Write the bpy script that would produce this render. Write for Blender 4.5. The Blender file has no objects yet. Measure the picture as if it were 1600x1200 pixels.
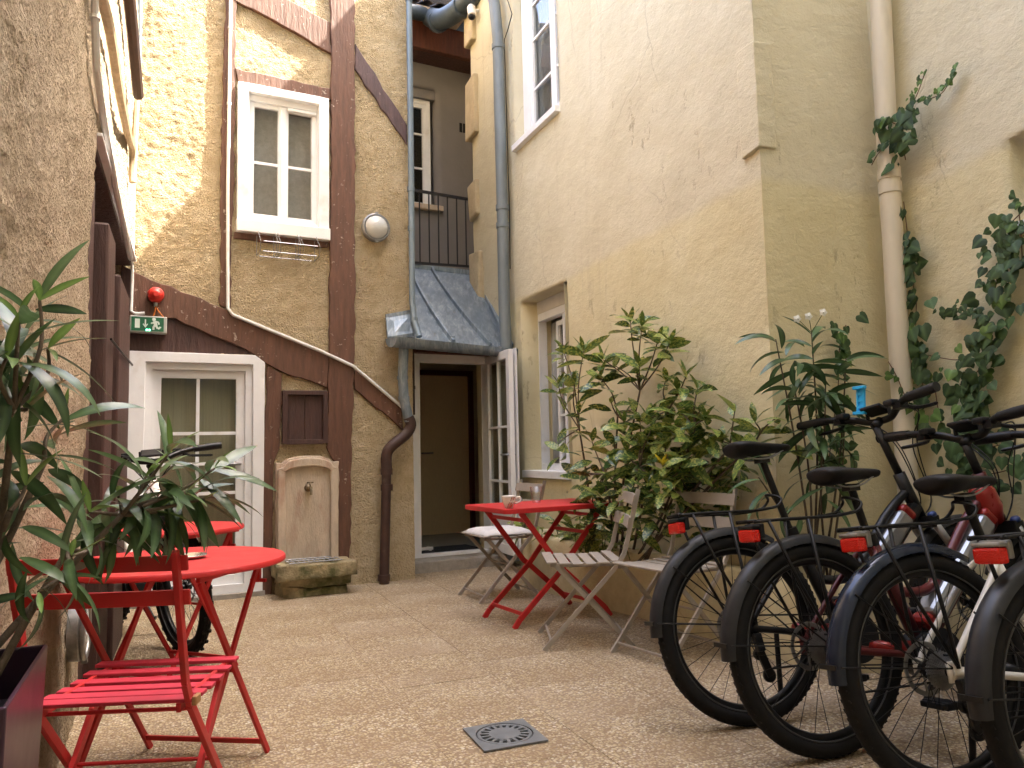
import bpy, bmesh, math, random
from mathutils import Vector, Matrix, noise
V = Vector
random.seed(7)
sc = bpy.context.scene
COL = sc.collection

# ---------------------------------------------------------------- camera
cam = bpy.data.cameras.new('camera'); camo = bpy.data.objects.new('camera', cam); COL.objects.link(camo)
cam.sensor_width = 36; cam.lens = 27.0; cam.clip_start = 0.02; cam.clip_end = 500
TH, RO = math.radians(5.0), math.radians(1.3)
r0 = V((1, 0, 0)); u0 = V((0, -math.sin(TH), math.cos(TH))); f0 = V((0, math.cos(TH), math.sin(TH)))
cr = r0*math.cos(RO) - u0*math.sin(RO); cu = r0*math.sin(RO) + u0*math.cos(RO)
camo.matrix_world = Matrix(((cr.x, cu.x, -f0.x, 0), (cr.y, cu.y, -f0.y, 0), (cr.z, cu.z, -f0.z, 1.05), (0, 0, 0, 1)))
sc.camera = camo

# ---------------------------------------------------------------- sky, sun, exposure
S = V((.9835, .1807, 1.4264)).normalized()
w = bpy.data.worlds.new('World'); sc.world = w; w.use_nodes = True
nt = w.node_tree; bg = nt.nodes['Background']
sky = nt.nodes.new('ShaderNodeTexSky'); sky.sky_type = 'NISHITA'; sky.sun_disc = False
sky.sun_elevation = math.asin(S.z); sky.sun_rotation = math.atan2(S.x, S.y)
sky.air_density = .7; sky.dust_density = 5; sky.ozone_density = 0.5
nt.links.new(sky.outputs[0], bg.inputs[0]); bg.inputs[1].default_value = 0.15
sun = bpy.data.lights.new('sun', 'SUN'); suno = bpy.data.objects.new('sun', sun); COL.objects.link(suno)
sun.energy = 2.0; sun.angle = math.radians(0.5); sun.color = (1, .955, .88)
suno.rotation_euler = S.to_track_quat('Z', 'Y').to_euler()
sc.view_settings.view_transform = 'Standard'; sc.view_settings.look = 'None'
sc.view_settings.exposure = 4.15; sc.view_settings.use_white_balance = True; sc.view_settings.white_balance_temperature = 7000; sc.view_settings.white_balance_tint = 11; sc.view_settings.gamma = 1; sc.view_settings.use_curve_mapping = False
sc.render.engine = 'CYCLES'; sc.cycles.max_bounces = 8; sc.cycles.diffuse_bounces = 5; sc.cycles.transparent_max_bounces = 12

# ---------------------------------------------------------------- materials
def N(nt, t, **kw):
    n = nt.nodes.new(t)
    for k, v in kw.items():
        if k in n.inputs: n.inputs[k].default_value = v
        else: setattr(n, k, v)
    return n
def ramp(nt, fac, stops, interp='LINEAR'):
    r = nt.nodes.new('ShaderNodeValToRGB'); r.color_ramp.interpolation = interp
    e = r.color_ramp.elements
    while len(e) < len(stops): e.new(.5)
    for el, (p, c) in zip(e, stops):
        el.position = p; el.color = (c[0], c[1], c[2], 1) if isinstance(c, (tuple, list)) else (c, c, c, 1)
    nt.links.new(fac, r.inputs[0]); return r.outputs[0]
def mixc(nt, fac, a, b, mode='MIX'):
    m = nt.nodes.new('ShaderNodeMix'); m.data_type = 'RGBA'; m.blend_type = mode
    for s, v in ((0, fac), (6, a), (7, b)):
        if hasattr(v, 'links'): nt.links.new(v, m.inputs[s])
        elif isinstance(v, tuple): m.inputs[s].default_value = (*v[:3], 1)
        else: m.inputs[s].default_value = v
    return m.outputs[2]
def newmat(name, rough=.6, metal=0., spec=.5):
    m = bpy.data.materials.new(name); m.use_nodes = True
    b = m.node_tree.nodes['Principled BSDF']
    b.inputs['Roughness'].default_value = rough; b.inputs['Metallic'].default_value = metal
    b.inputs['Specular IOR Level'].default_value = spec
    return m, m.node_tree, b
def coords(nt, kind='Object', scale=None):
    tc = nt.nodes.new('ShaderNodeTexCoord'); o = tc.outputs[kind]
    if scale:
        mp = nt.nodes.new('ShaderNodeMapping'); mp.inputs['Scale'].default_value = scale
        nt.links.new(o, mp.inputs[0]); o = mp.outputs[0]
    return o
def noisetex(nt, vec, scale, detail=4, rough=.6, dist=0):
    n = N(nt, 'ShaderNodeTexNoise', Scale=scale, Detail=detail, Roughness=rough, Distortion=dist)
    nt.links.new(vec, n.inputs['Vector']); return n.outputs['Fac']
def bump(nt, b, h, dist, strength=1., prev=None):
    n = N(nt, 'ShaderNodeBump', Strength=strength, Distance=dist); nt.links.new(h, n.inputs['Height'])
    if prev is not None: nt.links.new(prev, n.inputs['Normal'])
    nt.links.new(n.outputs[0], b.inputs['Normal']); return n.outputs[0]
def simple(name, col, rough=.5, metal=0., var=.12, sc_=25., bmp=0., stain=None, spec=.5, stretch=None, bsc=None):
    m, nt, b = newmat(name, rough, metal, spec)
    c = coords(nt, 'Object', stretch)
    f = noisetex(nt, c, sc_, 5, .65)
    lo = tuple(v*(1-var*1.6) for v in col); hi = tuple(min(1, v*(1+var)) for v in col)
    colr = ramp(nt, f, [(.3, lo), (.7, hi)])
    if stain:
        s = noisetex(nt, c, stain[1], 4, .6)
        colr = mixc(nt, ramp(nt, s, [(stain[2], 0), (stain[2]+stain[3], 1)]), colr, stain[0])
    nt.links.new(colr, b.inputs['Base Color'])
    rr = nt.nodes.new('ShaderNodeMapRange'); rr.inputs[3].default_value = max(0, rough-.1); rr.inputs[4].default_value = min(1, rough+.14)
    nt.links.new(f, rr.inputs[0]); nt.links.new(rr.outputs[0], b.inputs['Roughness'])
    if bmp: bump(nt, b, noisetex(nt, c, bsc or sc_*2, 6, .7), bmp)
    return m
M = {}
def roughcast(name, c1, c2, c3, bs, dist):
    m, nt, b = newmat(name, .95, 0, .15); c = coords(nt)
    f = noisetex(nt, c, 9, 6, .7); g = noisetex(nt, c, 1.1, 4, .6); h = noisetex(nt, c, bs, 6, .72, .4)
    col = ramp(nt, f, [(.28, c1), (.5, c2), (.75, c3)])
    col = mixc(nt, ramp(nt, g, [(.42, 0), (.68, .35)]), col, tuple(v*.78 for v in c1))
    nt.links.new(col, b.inputs['Base Color'])
    vo = N(nt, 'ShaderNodeTexVoronoi', Scale=bs*1.6); nt.links.new(c, vo.inputs['Vector'])
    p = bump(nt, b, h, dist); bump(nt, b, vo.outputs['Distance'], dist*.45, .7, p)
    return m
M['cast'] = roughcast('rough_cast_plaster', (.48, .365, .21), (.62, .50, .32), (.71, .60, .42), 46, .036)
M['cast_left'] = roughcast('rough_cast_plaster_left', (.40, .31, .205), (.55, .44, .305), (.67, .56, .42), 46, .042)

def limewash():
    m, nt, b = newmat('limewashed_plaster', .9, 0, .2); c = coords(nt)
    f = noisetex(nt, c, 2.2, 6, .62); g = noisetex(nt, c, .55, 3, .6); sp = noisetex(nt, c, 17, 5, .7)
    up = ramp(nt, f, [(.3, (.575, .52, .37)), (.55, (.63, .575, .42)), (.75, (.665, .615, .465))])
    dn = ramp(nt, f, [(.3, (.605, .53, .325)), (.55, (.655, .585, .375)), (.75, (.69, .625, .425))])
    sx = nt.nodes.new('ShaderNodeSeparateXYZ'); nt.links.new(c, sx.inputs[0])
    wob = nt.nodes.new('ShaderNodeMath'); wob.operation = 'MULTIPLY_ADD'; wob.inputs[1].default_value = .3
    nt.links.new(g, wob.inputs[0]); nt.links.new(sx.outputs[2], wob.inputs[2])
    col = mixc(nt, ramp(nt, wob.outputs[0], [(.0, 0), (1, 1)]), dn, up)
    mr = nt.nodes.new('ShaderNodeMapRange'); mr.inputs[1].default_value = 2.58; mr.inputs[2].default_value = 2.64
    nt.links.new(wob.outputs[0], mr.inputs[0]); col = mixc(nt, mr.outputs[0], dn, up)
    # sparse scuffs and pits
    st = coords(nt, 'Object', (1, 1, .45)); q = noisetex(nt, st, 11, 5, .75); q2 = noisetex(nt, c, 1.3, 2, .5)
    ml = nt.nodes.new('ShaderNodeMath'); ml.operation = 'MULTIPLY'
    nt.links.new(ramp(nt, q, [(.585, 0), (.68, 1)]), ml.inputs[0]); nt.links.new(ramp(nt, q2, [(.46, 0), (.60, .5)]), ml.inputs[1])
    col = mixc(nt, ml.outputs[0], col, (.27, .21, .13))
    # hairline cracks, rain streaks
    wv = N(nt, 'ShaderNodeTexNoise', Scale=3., Detail=5.); nt.links.new(c, wv.inputs['Vector'])
    mx = nt.nodes.new('ShaderNodeMix'); mx.data_type = 'VECTOR'; mx.inputs[0].default_value = .16; nt.links.new(c, mx.inputs[4]); nt.links.new(wv.outputs['Color'], mx.inputs[5])
    vo = N(nt, 'ShaderNodeTexVoronoi', Scale=1.25, feature='DISTANCE_TO_EDGE'); nt.links.new(mx.outputs[1], vo.inputs['Vector'])
    ck = nt.nodes.new('ShaderNodeMath'); ck.operation = 'MULTIPLY'
    nt.links.new(ramp(nt, vo.outputs['Distance'], [(.0, 1), (.006, 0)]), ck.inputs[0]); nt.links.new(ramp(nt, noisetex(nt, c, .9, 2, .5), [(.52, 0), (.62, .33)]), ck.inputs[1])
    col = mixc(nt, ck.outputs[0], col, (.22, .17, .11))
    sk = noisetex(nt, coords(nt, 'Object', (5, 5, .22)), 3., 4, .6)
    mk = nt.nodes.new('ShaderNodeMath'); mk.operation = 'MULTIPLY'
    nt.links.new(ramp(nt, sk, [(.58, 0), (.76, .3)]), mk.inputs[0]); nt.links.new(ramp(nt, noisetex(nt, c, .8, 2, .5), [(.42, 0), (.6, 1)]), mk.inputs[1])
    col = mixc(nt, mk.outputs[0], col, (.40, .34, .235))
    # damp grime by the ground
    mr2 = nt.nodes.new('ShaderNodeMapRange'); mr2.inputs[1].default_value = .95; mr2.inputs[2].default_value = .15
    nt.links.new(wob.outputs[0], mr2.inputs[0])
    mm = nt.nodes.new('ShaderNodeMath'); mm.operation = 'MULTIPLY'; nt.links.new(mr2.outputs[0], mm.inputs[0])
    nt.links.new(ramp(nt, noisetex(nt, c, 3.2, 5, .7), [(.4, 0), (.62, .4)]), mm.inputs[1])
    col = mixc(nt, mm.outputs[0], col, (.30, .22, .12))
    nt.links.new(col, b.inputs['Base Color'])
    lw = noisetex(nt, coords(nt, 'Object', (1, 1, 1.6)), 7, 7, .7); p = bump(nt, b, lw, .013, .8)
    p = bump(nt, b, sp, .008, .8, p); p = bump(nt, b, ck.outputs[0], -.004, 1, p); bump(nt, b, ml.outputs[0], -.007, 1, p)
    return m
M['lime'] = limewash()

def painted_wood(name, col, chips=.66):
    m, nt, b = newmat(name, .62); c = coords(nt); cs = coords(nt, 'Object', (3, 3, .5))
    f = noisetex(nt, cs, 9, 6, .65); k = noisetex(nt, c, 26, 5, .65)
    colr = ramp(nt, f, [(.3, tuple(v*.7 for v in col)), (.7, tuple(v*1.35 for v in col))])
    k2 = noisetex(nt, c, 2.6, 3, .6); ml = nt.nodes.new('ShaderNodeMath'); ml.operation = 'MULTIPLY'
    nt.links.new(ramp(nt, k, [(chips, 0), (chips+.015, 1)]), ml.inputs[0]); nt.links.new(ramp(nt, k2, [(.42, 0), (.56, 1)]), ml.inputs[1])
    colr = mixc(nt, ml.outputs[0], colr, (.42, .34, .27)); nt.links.new(colr, b.inputs['Base Color'])
    p = bump(nt, b, f, .010); bump(nt, b, ml.outputs[0], -.002, 1, p)
    return m
M['timber'] = painted_wood('brown_painted_timber', (.115, .052, .031), .635)
M['brownwood'] = painted_wood('brown_painted_board', (.060, .027, .021), .72)
M['purplewood'] = painted_wood('violet_brown_timber', (.085, .050, .052))
M['fascia'] = painted_wood('dark_fascia', (.085, .022, .010), .8)

def aggregate():
    m, nt, b = newmat('exposed_aggregate', .75, 0, .35); c = coords(nt)
    oi = nt.nodes.new('ShaderNodeObjectInfo')
    ad = nt.nodes.new('ShaderNodeVectorMath'); ad.operation = 'ADD'; nt.links.new(c, ad.inputs[0])
    mu = nt.nodes.new('ShaderNodeVectorMath'); mu.operation = 'SCALE'; mu.inputs[0].default_value = (9, 5, 3)
    nt.links.new(oi.outputs['Random'], mu.inputs[3]); nt.links.new(mu.outputs[0], ad.inputs[1]); c = ad.outputs[0]
    wv = N(nt, 'ShaderNodeTexNoise', Scale=60., Detail=2.); nt.links.new(c, wv.inputs['Vector'])
    mx = nt.nodes.new('ShaderNodeMix'); mx.data_type = 'VECTOR'; mx.inputs[0].default_value = .012
    nt.links.new(c, mx.inputs[4]); nt.links.new(wv.outputs['Color'], mx.inputs[5])
    vo = N(nt, 'ShaderNodeTexVoronoi', Scale=92., Randomness=1.); nt.links.new(mx.outputs[1], vo.inputs['Vector'])
    sx = nt.nodes.new('ShaderNodeSeparateColor'); nt.links.new(vo.outputs['Color'], sx.inputs[0])
    peb = ramp(nt, sx.outputs[0], [(0, (.20, .13, .07)), (.16, (.335, .245, .130)), (.40, (.42, .33, .19)), (.62, (.49, .405, .25)), (.86, (.56, .47, .335)), (.96, (.63, .57, .46)), (1, (.28, .22, .17))])
    gap = ramp(nt, vo.outputs['Distance'], [(.42, 0), (.62, 1)])
    col = mixc(nt, gap, peb, (.25, .18, .115))
    g = noisetex(nt, coords(nt, 'Object'), 2.3, 4, .6)
    col = mixc(nt, ramp(nt, g, [(.4, 0), (.66, .55)]), col, (.25, .17, .095))
    g2 = noisetex(nt, c, 1.1, 3, .5); col = mixc(nt, ramp(nt, g2, [(.5, 0), (.75, .35)]), col, (.48, .40, .31))
    nt.links.new(col, b.inputs['Base Color'])
    inv = nt.nodes.new('ShaderNodeMath'); inv.operation = 'SUBTRACT'; inv.inputs[0].default_value = 1; nt.links.new(vo.outputs['Distance'], inv.inputs[1])
    bump(nt, b, inv.outputs[0], .007, .9)
    return m
M['aggregate'] = aggregate()
M['mortar'] = simple('joint_mortar', (.37, .275, .165), .9, bmp=.004, sc_=40)
M['earth'] = simple('bare_earth', (.10, .075, .05), .95, bmp=.02, sc_=8)
M['soil'] = simple('dark_soil', (.035, .024, .017), .95, bmp=.03, sc_=30)
M['concrete'] = simple('grey_concrete', (.33, .30, .26), .85, bmp=.006, sc_=18, stain=((.2, .17, .13), 4, .5, .2))
M['white'] = simple('white_paint', (.80, .81, .82), .42, var=.03, sc_=6, stain=((.66, .64, .60), 5, .58, .2), bmp=.0006, bsc=60)
M['cream'] = simple('cream_board', (.66, .62, .54), .6, var=.05, sc_=8)
M['red'] = simple('red_powder_coat', (.52, .020, .022), .48, var=.06, sc_=8, bmp=.0004, bsc=300, stain=((.36, .03, .025), 7, .55, .2))
M['redslat'] = simple('faded_red_slat', (.52, .028, .055), .55, var=.12, sc_=14, stain=((.42, .03, .05), 9, .55, .2))
M['taupe'] = simple('taupe_paint', (.34, .295, .245), .5, var=.08, sc_=12, stain=((.2, .15, .11), 9, .6, .2))
M['tan'] = simple('bare_wood_end', (.38, .2, .08), .7)
def zinc_mat():
    m, nt, b = newmat('weathered_zinc', .5, .55); c = coords(nt, 'Object', (9, 2.2, 2.2)); c2 = coords(nt)
    f = noisetex(nt, c, 3.2, 6, .65, .6); g = noisetex(nt, c2, 2.0, 4, .6)
    col = ramp(nt, f, [(.3, (.13, .17, .20)), (.5, (.24, .29, .33)), (.72, (.44, .48, .50))])
    col = mixc(nt, ramp(nt, g, [(.45, 0), (.7, .6)]), col, (.14, .19, .24))
    rust = noisetex(nt, c2, 6.5, 5, .7); col = mixc(nt, ramp(nt, rust, [(.63, 0), (.72, .6)]), col, (.24, .18, .12))
    nt.links.new(col, b.inputs['Base Color']); nt.links.new(ramp(nt, f, [(.3, .38), (.7, .62)]), b.inputs['Roughness'])
    bump(nt, b, g, .004); return m
M['zinc'] = zinc_mat()
M['greypipe'] = simple('grey_pvc', (.165, .195, .21), .42, var=.12, sc_=9, stretch=(1, 1, .3), stain=((.27, .28, .27), 5, .6, .25))
M['bluezinc'] = simple('blue_grey_zinc', (.17, .22, .26), .45, .4, var=.15, sc_=8, stretch=(1, 1, .2))
M['gutterblue'] = simple('slate_gutter', (.065, .09, .115), .45, .3, var=.15)
M['brownpipe'] = simple('brown_cast_iron', (.055, .026, .020), .5, var=.2, sc_=15, stain=((.12, .09, .07), 7, .62, .15), bmp=.001)
M['beigepipe'] = simple('beige_painted_pipe', (.63, .56, .43), .5, var=.06, sc_=7, stain=((.36, .29, .19), 4, .62, .2), stretch=(1, 1, .25))
M['conduit'] = simple('white_conduit', (.72, .72, .70), .4, var=.06)
M['tanpipe'] = simple('tan_pipe', (.50, .38, .24), .6, var=.15)
M['black'] = simple('black_metal', (.007, .007, .0075), .38, var=.2, spec=.3)
M['railing'] = simple('railing_black', (.015, .015, .018), .5, var=.2)
M['rubber'] = simple('black_rubber', (.009, .0085, .008), .8, var=.25, sc_=40, bmp=.001, stain=((.03, .025, .02), 9, .6, .2), spec=.25)
M['plastic'] = simple('black_plastic', (.009, .0095, .011), .42, var=.15, bmp=.0003, bsc=200, spec=.3)
M['mudguard'] = simple('grey_black_mudguard', (.020, .021, .024), .38, var=.15, stain=((.04, .037, .034), 8, .6, .25), spec=.35)
M['mudskytint'] = simple('sky_tinted_gloss_mudguard', (.022, .030, .050), .16, .4, var=.1)  # blue put into the colour imitates sky reflected in a black guard
M['saddle'] = simple('saddle_vinyl', (.007, .007, .0075), .5, var=.2, bmp=.0008, bsc=90, spec=.22)
M['saddlereflect'] = simple('saddle_reflection_tint', (.010, .0085, .008), .6, var=.2, bmp=.0008, bsc=90, spec=.25)  # brown tint paints a reflection onto black saddle vinyl
M['silver'] = simple('silver_aluminium', (.33, .34, .35), .36, .7, var=.06)
M['steel'] = simple('dull_steel', (.30, .30, .30), .38, .85, var=.2)
M['bikered'] = simple('metallic_red', (.26, .014, .011), .28, .15, var=.08)
M['bikedark'] = simple('dark_red', (.085, .008, .010), .3, .15, var=.08)
M['bikewhite'] = simple('pearl_white', (.72, .69, .62), .32, var=.03)
M['blueplastic'] = simple('bright_blue_plastic', (.01, .42, .78), .45, var=.05)
M['netcurtain'] = simple('beige_net_curtain', (.55, .48, .34), .9, var=.12, sc_=5, stretch=(22, 22, .3))
M['reflexgrey'] = simple('reflex_grey', (.05, .05, .05), .5)
M['bluecap'] = simple('dark_blue_cap', (.02, .05, .2), .3)
M['neon'] = simple('neon_yellow', (.62, .80, .02), .4)
M['planter'] = simple('purple_planter', (.045, .018, .040), .32, var=.15, sc_=5)
M['planterin'] = simple('dark_planter_liner', (.012, .010, .022), .6)
M['fabric'] = simple('white_cushion', (.62, .60, .58), .9, var=.06, bmp=.001, bsc=120)
M['china'] = simple('white_china', (.80, .76, .72), .18, var=.02)
M['orange'] = simple('orange_stripe', (.62, .10, .035), .25, var=.03)
M['darkred'] = simple('maroon_stripe', (.12, .01, .01), .25, var=.03)
M['alarm'] = simple('alarm_red', (.62, .03, .02), .4, var=.05)
M['wire'] = simple('orange_wire', (.65, .18, .02), .5)
M['signgreen'] = simple('exit_green', (.012, .13, .06), .3, var=.2, sc_=14)
M['signwhite'] = simple('exit_white', (.62, .72, .66), .4, var=.04)
M['signbody'] = simple('sign_case', (.42, .43, .40), .5, var=.1)
M['camwhite'] = simple('camera_white', (.75, .74, .72), .35, var=.03)
M['stone'] = simple('pale_stone', (.56, .46, .35), .85, var=.14, sc_=7, bmp=.006, bsc=60, stain=((.42, .27, .19), 5, .5, .2), stretch=(1.6, 1.6, .6))
M['basin'] = simple('mossy_stone', (.40, .32, .18), .95, var=.3, sc_=9, bmp=.03, bsc=22, stain=((.10, .10, .035), 4, .48, .15))
M['quoin'] = simple('quoin_stone', (.52, .43, .28), .9, var=.12, sc_=6, bmp=.01, bsc=30, stain=((.30, .24, .16), 6, .6, .2))
M['tile'] = simple('roof_tile', (.055, .042, .038), .85, var=.4, sc_=14, bmp=.006)
M['hallfloor'] = simple('hall_floor_tile', (.30, .32, .34), .35, var=.08)
M['hallwall'] = simple('hall_wall', (.48, .41, .30), .8, var=.06)
M['halldoor'] = simple('brown_hall_door', (.75, .58, .35), .55, var=.06, stretch=(8, 8, .6))
M['hallframe'] = simple('maroon_door_frame', (.11, .02, .015), .5)
M['mat'] = simple('navy_doormat', (.018, .021, .030), .95, bmp=.004, bsc=250, var=.3)
M['greywall'] = simple('grey_plaster', (.20, .19, .185), .9, var=.05, sc_=3, bmp=.004, bsc=20)
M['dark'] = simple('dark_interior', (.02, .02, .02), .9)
M['room'] = simple('dim_room', (.50, .47, .42), .9)
M['curtain'] = simple('voile_curtain', (.42, .43, .42), .9, var=.1, sc_=4, stretch=(20, 20, .3))
M['chrome'] = simple('brushed_chrome', (.68, .68, .68), .2, .95, var=.04)
M['brass'] = simple('old_brass', (.20, .15, .09), .45, .7, var=.2)
M['grate'] = simple('grey_plastic_grate', (.135, .145, .15), .5, var=.15, sc_=20, stain=((.2, .19, .18), 9, .6, .2))
M['void'] = simple('black_void', (.004, .004, .004), .9)
M['bark'] = simple('woody_stem', (.11, .082, .055), .85, var=.25, sc_=40, bmp=.003)
M['vinestem'] = simple('vine_stem', (.14, .07, .035), .85, var=.2)
M['twig'] = simple('green_stem', (.085, .11, .035), .6, var=.2)
M['petal'] = simple('white_petal', (.80, .80, .74), .6, var=.03)
def glass_mat(name, tint, refl=.5):
    m = bpy.data.materials.new(name); m.use_nodes = True; nt = m.node_tree; nt.nodes.remove(nt.nodes['Principled BSDF'])
    t = N(nt, 'ShaderNodeBsdfTransparent'); t.inputs[0].default_value = (*tint, 1)
    g = N(nt, 'ShaderNodeBsdfGlossy', Roughness=.03); fr = N(nt, 'ShaderNodeLayerWeight', Blend=.5); pw = nt.nodes.new('ShaderNodeMath'); pw.operation = 'POWER'; pw.inputs[1].default_value = 4.2; nt.links.new(fr.outputs['Facing'], pw.inputs[0])
    mu = nt.nodes.new('ShaderNodeMath'); mu.operation = 'MULTIPLY_ADD'; mu.inputs[1].default_value = .9; mu.inputs[2].default_value = .045
    nt.links.new(pw.outputs[0], mu.inputs[0])
    h = noisetex(nt, coords(nt), 2.2, 1, .4); bp = N(nt, 'ShaderNodeBump', Strength=.25, Distance=.03)
    nt.links.new(h, bp.inputs['Height']); nt.links.new(bp.outputs[0], g.inputs['Normal'])
    mx = N(nt, 'ShaderNodeMixShader'); nt.links.new(mu.outputs[0], mx.inputs[0]); nt.links.new(t.outputs[0], mx.inputs[1]); nt.links.new(g.outputs[0], mx.inputs[2])
    nt.links.new(mx.outputs[0], nt.nodes['Material Output'].inputs[0]); return m
M['glass'] = glass_mat('window_glass', (.84, .84, .83))
M['doorglass'] = glass_mat('door_glass', (.78, .80, .78))
M['tumbler'] = glass_mat('drinking_glass', (.93, .95, .95))
m, nt, b = newmat('lamp_glass', .22); b.inputs['Transmission Weight'].default_value = .45; b.inputs['Base Color'].default_value = (.86, .87, .83, 1)
bump(nt, b, noisetex(nt, coords(nt, 'Object', (1, 1, 4)), 40, 2, .5), .004); M['lampglass'] = m
m, nt, b = newmat('red_reflector', .15); b.inputs['Base Color'].default_value = (.62, .012, .006, 1)
vo = N(nt, 'ShaderNodeTexVoronoi', Scale=220.); nt.links.new(coords(nt), vo.inputs['Vector']); bump(nt, b, vo.outputs['Distance'], .002); M['reflector'] = m
m, nt, b = newmat('exit_led', .3); b.inputs['Base Color'].default_value = (.1, .8, .5, 1)
b.inputs['Emission Color'].default_value = (.1, 1, .55, 1); b.inputs['Emission Strength'].default_value = .9; M['led'] = m
def leaf_mat(name, a, bcol, spots=None, rough=.38):
    m, nt, b = newmat(name, rough); c = coords(nt); oi = nt.nodes.new('ShaderNodeObjectInfo')
    col = ramp(nt, oi.outputs['Random'], [(0, a), (.75, bcol), (1, tuple(v*1.45 for v in bcol))])
    sx = nt.nodes.new('ShaderNodeSeparateXYZ'); nt.links.new(c, sx.inputs[0])
    ab = nt.nodes.new('ShaderNodeMath'); ab.operation = 'ABSOLUTE'; nt.links.new(sx.outputs[1], ab.inputs[0])
    col = mixc(nt, ramp(nt, ab.outputs[0], [(.0, .45), (.012, 0)]), col, tuple(min(1, v*2.4+.02) for v in bcol))
    if spots:
        mp = nt.nodes.new('ShaderNodeVectorMath'); mp.operation = 'SCALE'; mp.inputs[0].default_value = (7, 3, 1)
        nt.links.new(oi.outputs['Random'], mp.inputs[3]); ad = nt.nodes.new('ShaderNodeVectorMath'); nt.links.new(c, ad.inputs[0]); nt.links.new(mp.outputs[0], ad.inputs[1])
        k = noisetex(nt, ad.outputs[0], spots[1], 2, .5)
        sh = nt.nodes.new('ShaderNodeMath'); sh.operation = 'MULTIPLY_ADD'; sh.inputs[1].default_value = .13
        nt.links.new(oi.outputs['Random'], sh.inputs[0]); nt.links.new(k, sh.inputs[2])
        col = mixc(nt, ramp(nt, sh.outputs[0], [(.555, 0), (.60, .85)]), col, spots[0])
    nt.links.new(col, b.inputs['Base Color'])
    tr = N(nt, 'ShaderNodeBsdfTranslucent'); nt.links.new(col, tr.inputs[0]); mx = N(nt, 'ShaderNodeMixShader', Fac=.22)
    nt.links.new(b.outputs[0], mx.inputs[1]); nt.links.new(tr.outputs[0], mx.inputs[2]); nt.links.new(mx.outputs[0], nt.nodes['Material Output'].inputs[0])
    bump(nt, b, noisetex(nt, c, 18, 2, .5), .01, .5)
    return m
M['oleander'] = leaf_mat('oleander_leaf', (.020, .046, .020), (.048, .092, .032), None, .33)
M['oleander_young'] = leaf_mat('oleander_young_leaf', (.075, .14, .03), (.11, .19, .045), None, .4)
M['aucuba'] = leaf_mat('spotted_laurel_leaf', (.042, .092, .022), (.10, .165, .034), ((.38, .40, .10), 62), .32)
M['aucuba_young'] = leaf_mat('spotted_laurel_young_leaf', (.10, .16, .03), (.17, .22, .05), ((.46, .44, .12), 55), .36)
M['aucuba_yellow'] = leaf_mat('yellow_leaf', (.48, .36, .02), (.56, .46, .05), None, .4)
M['ivy'] = leaf_mat('ivy_leaf', (.018, .044, .014), (.044, .086, .026), None, .58)
M['ivy_young'] = leaf_mat('ivy_young_leaf', (.05, .11, .02), (.09, .16, .035), None, .45)

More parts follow.
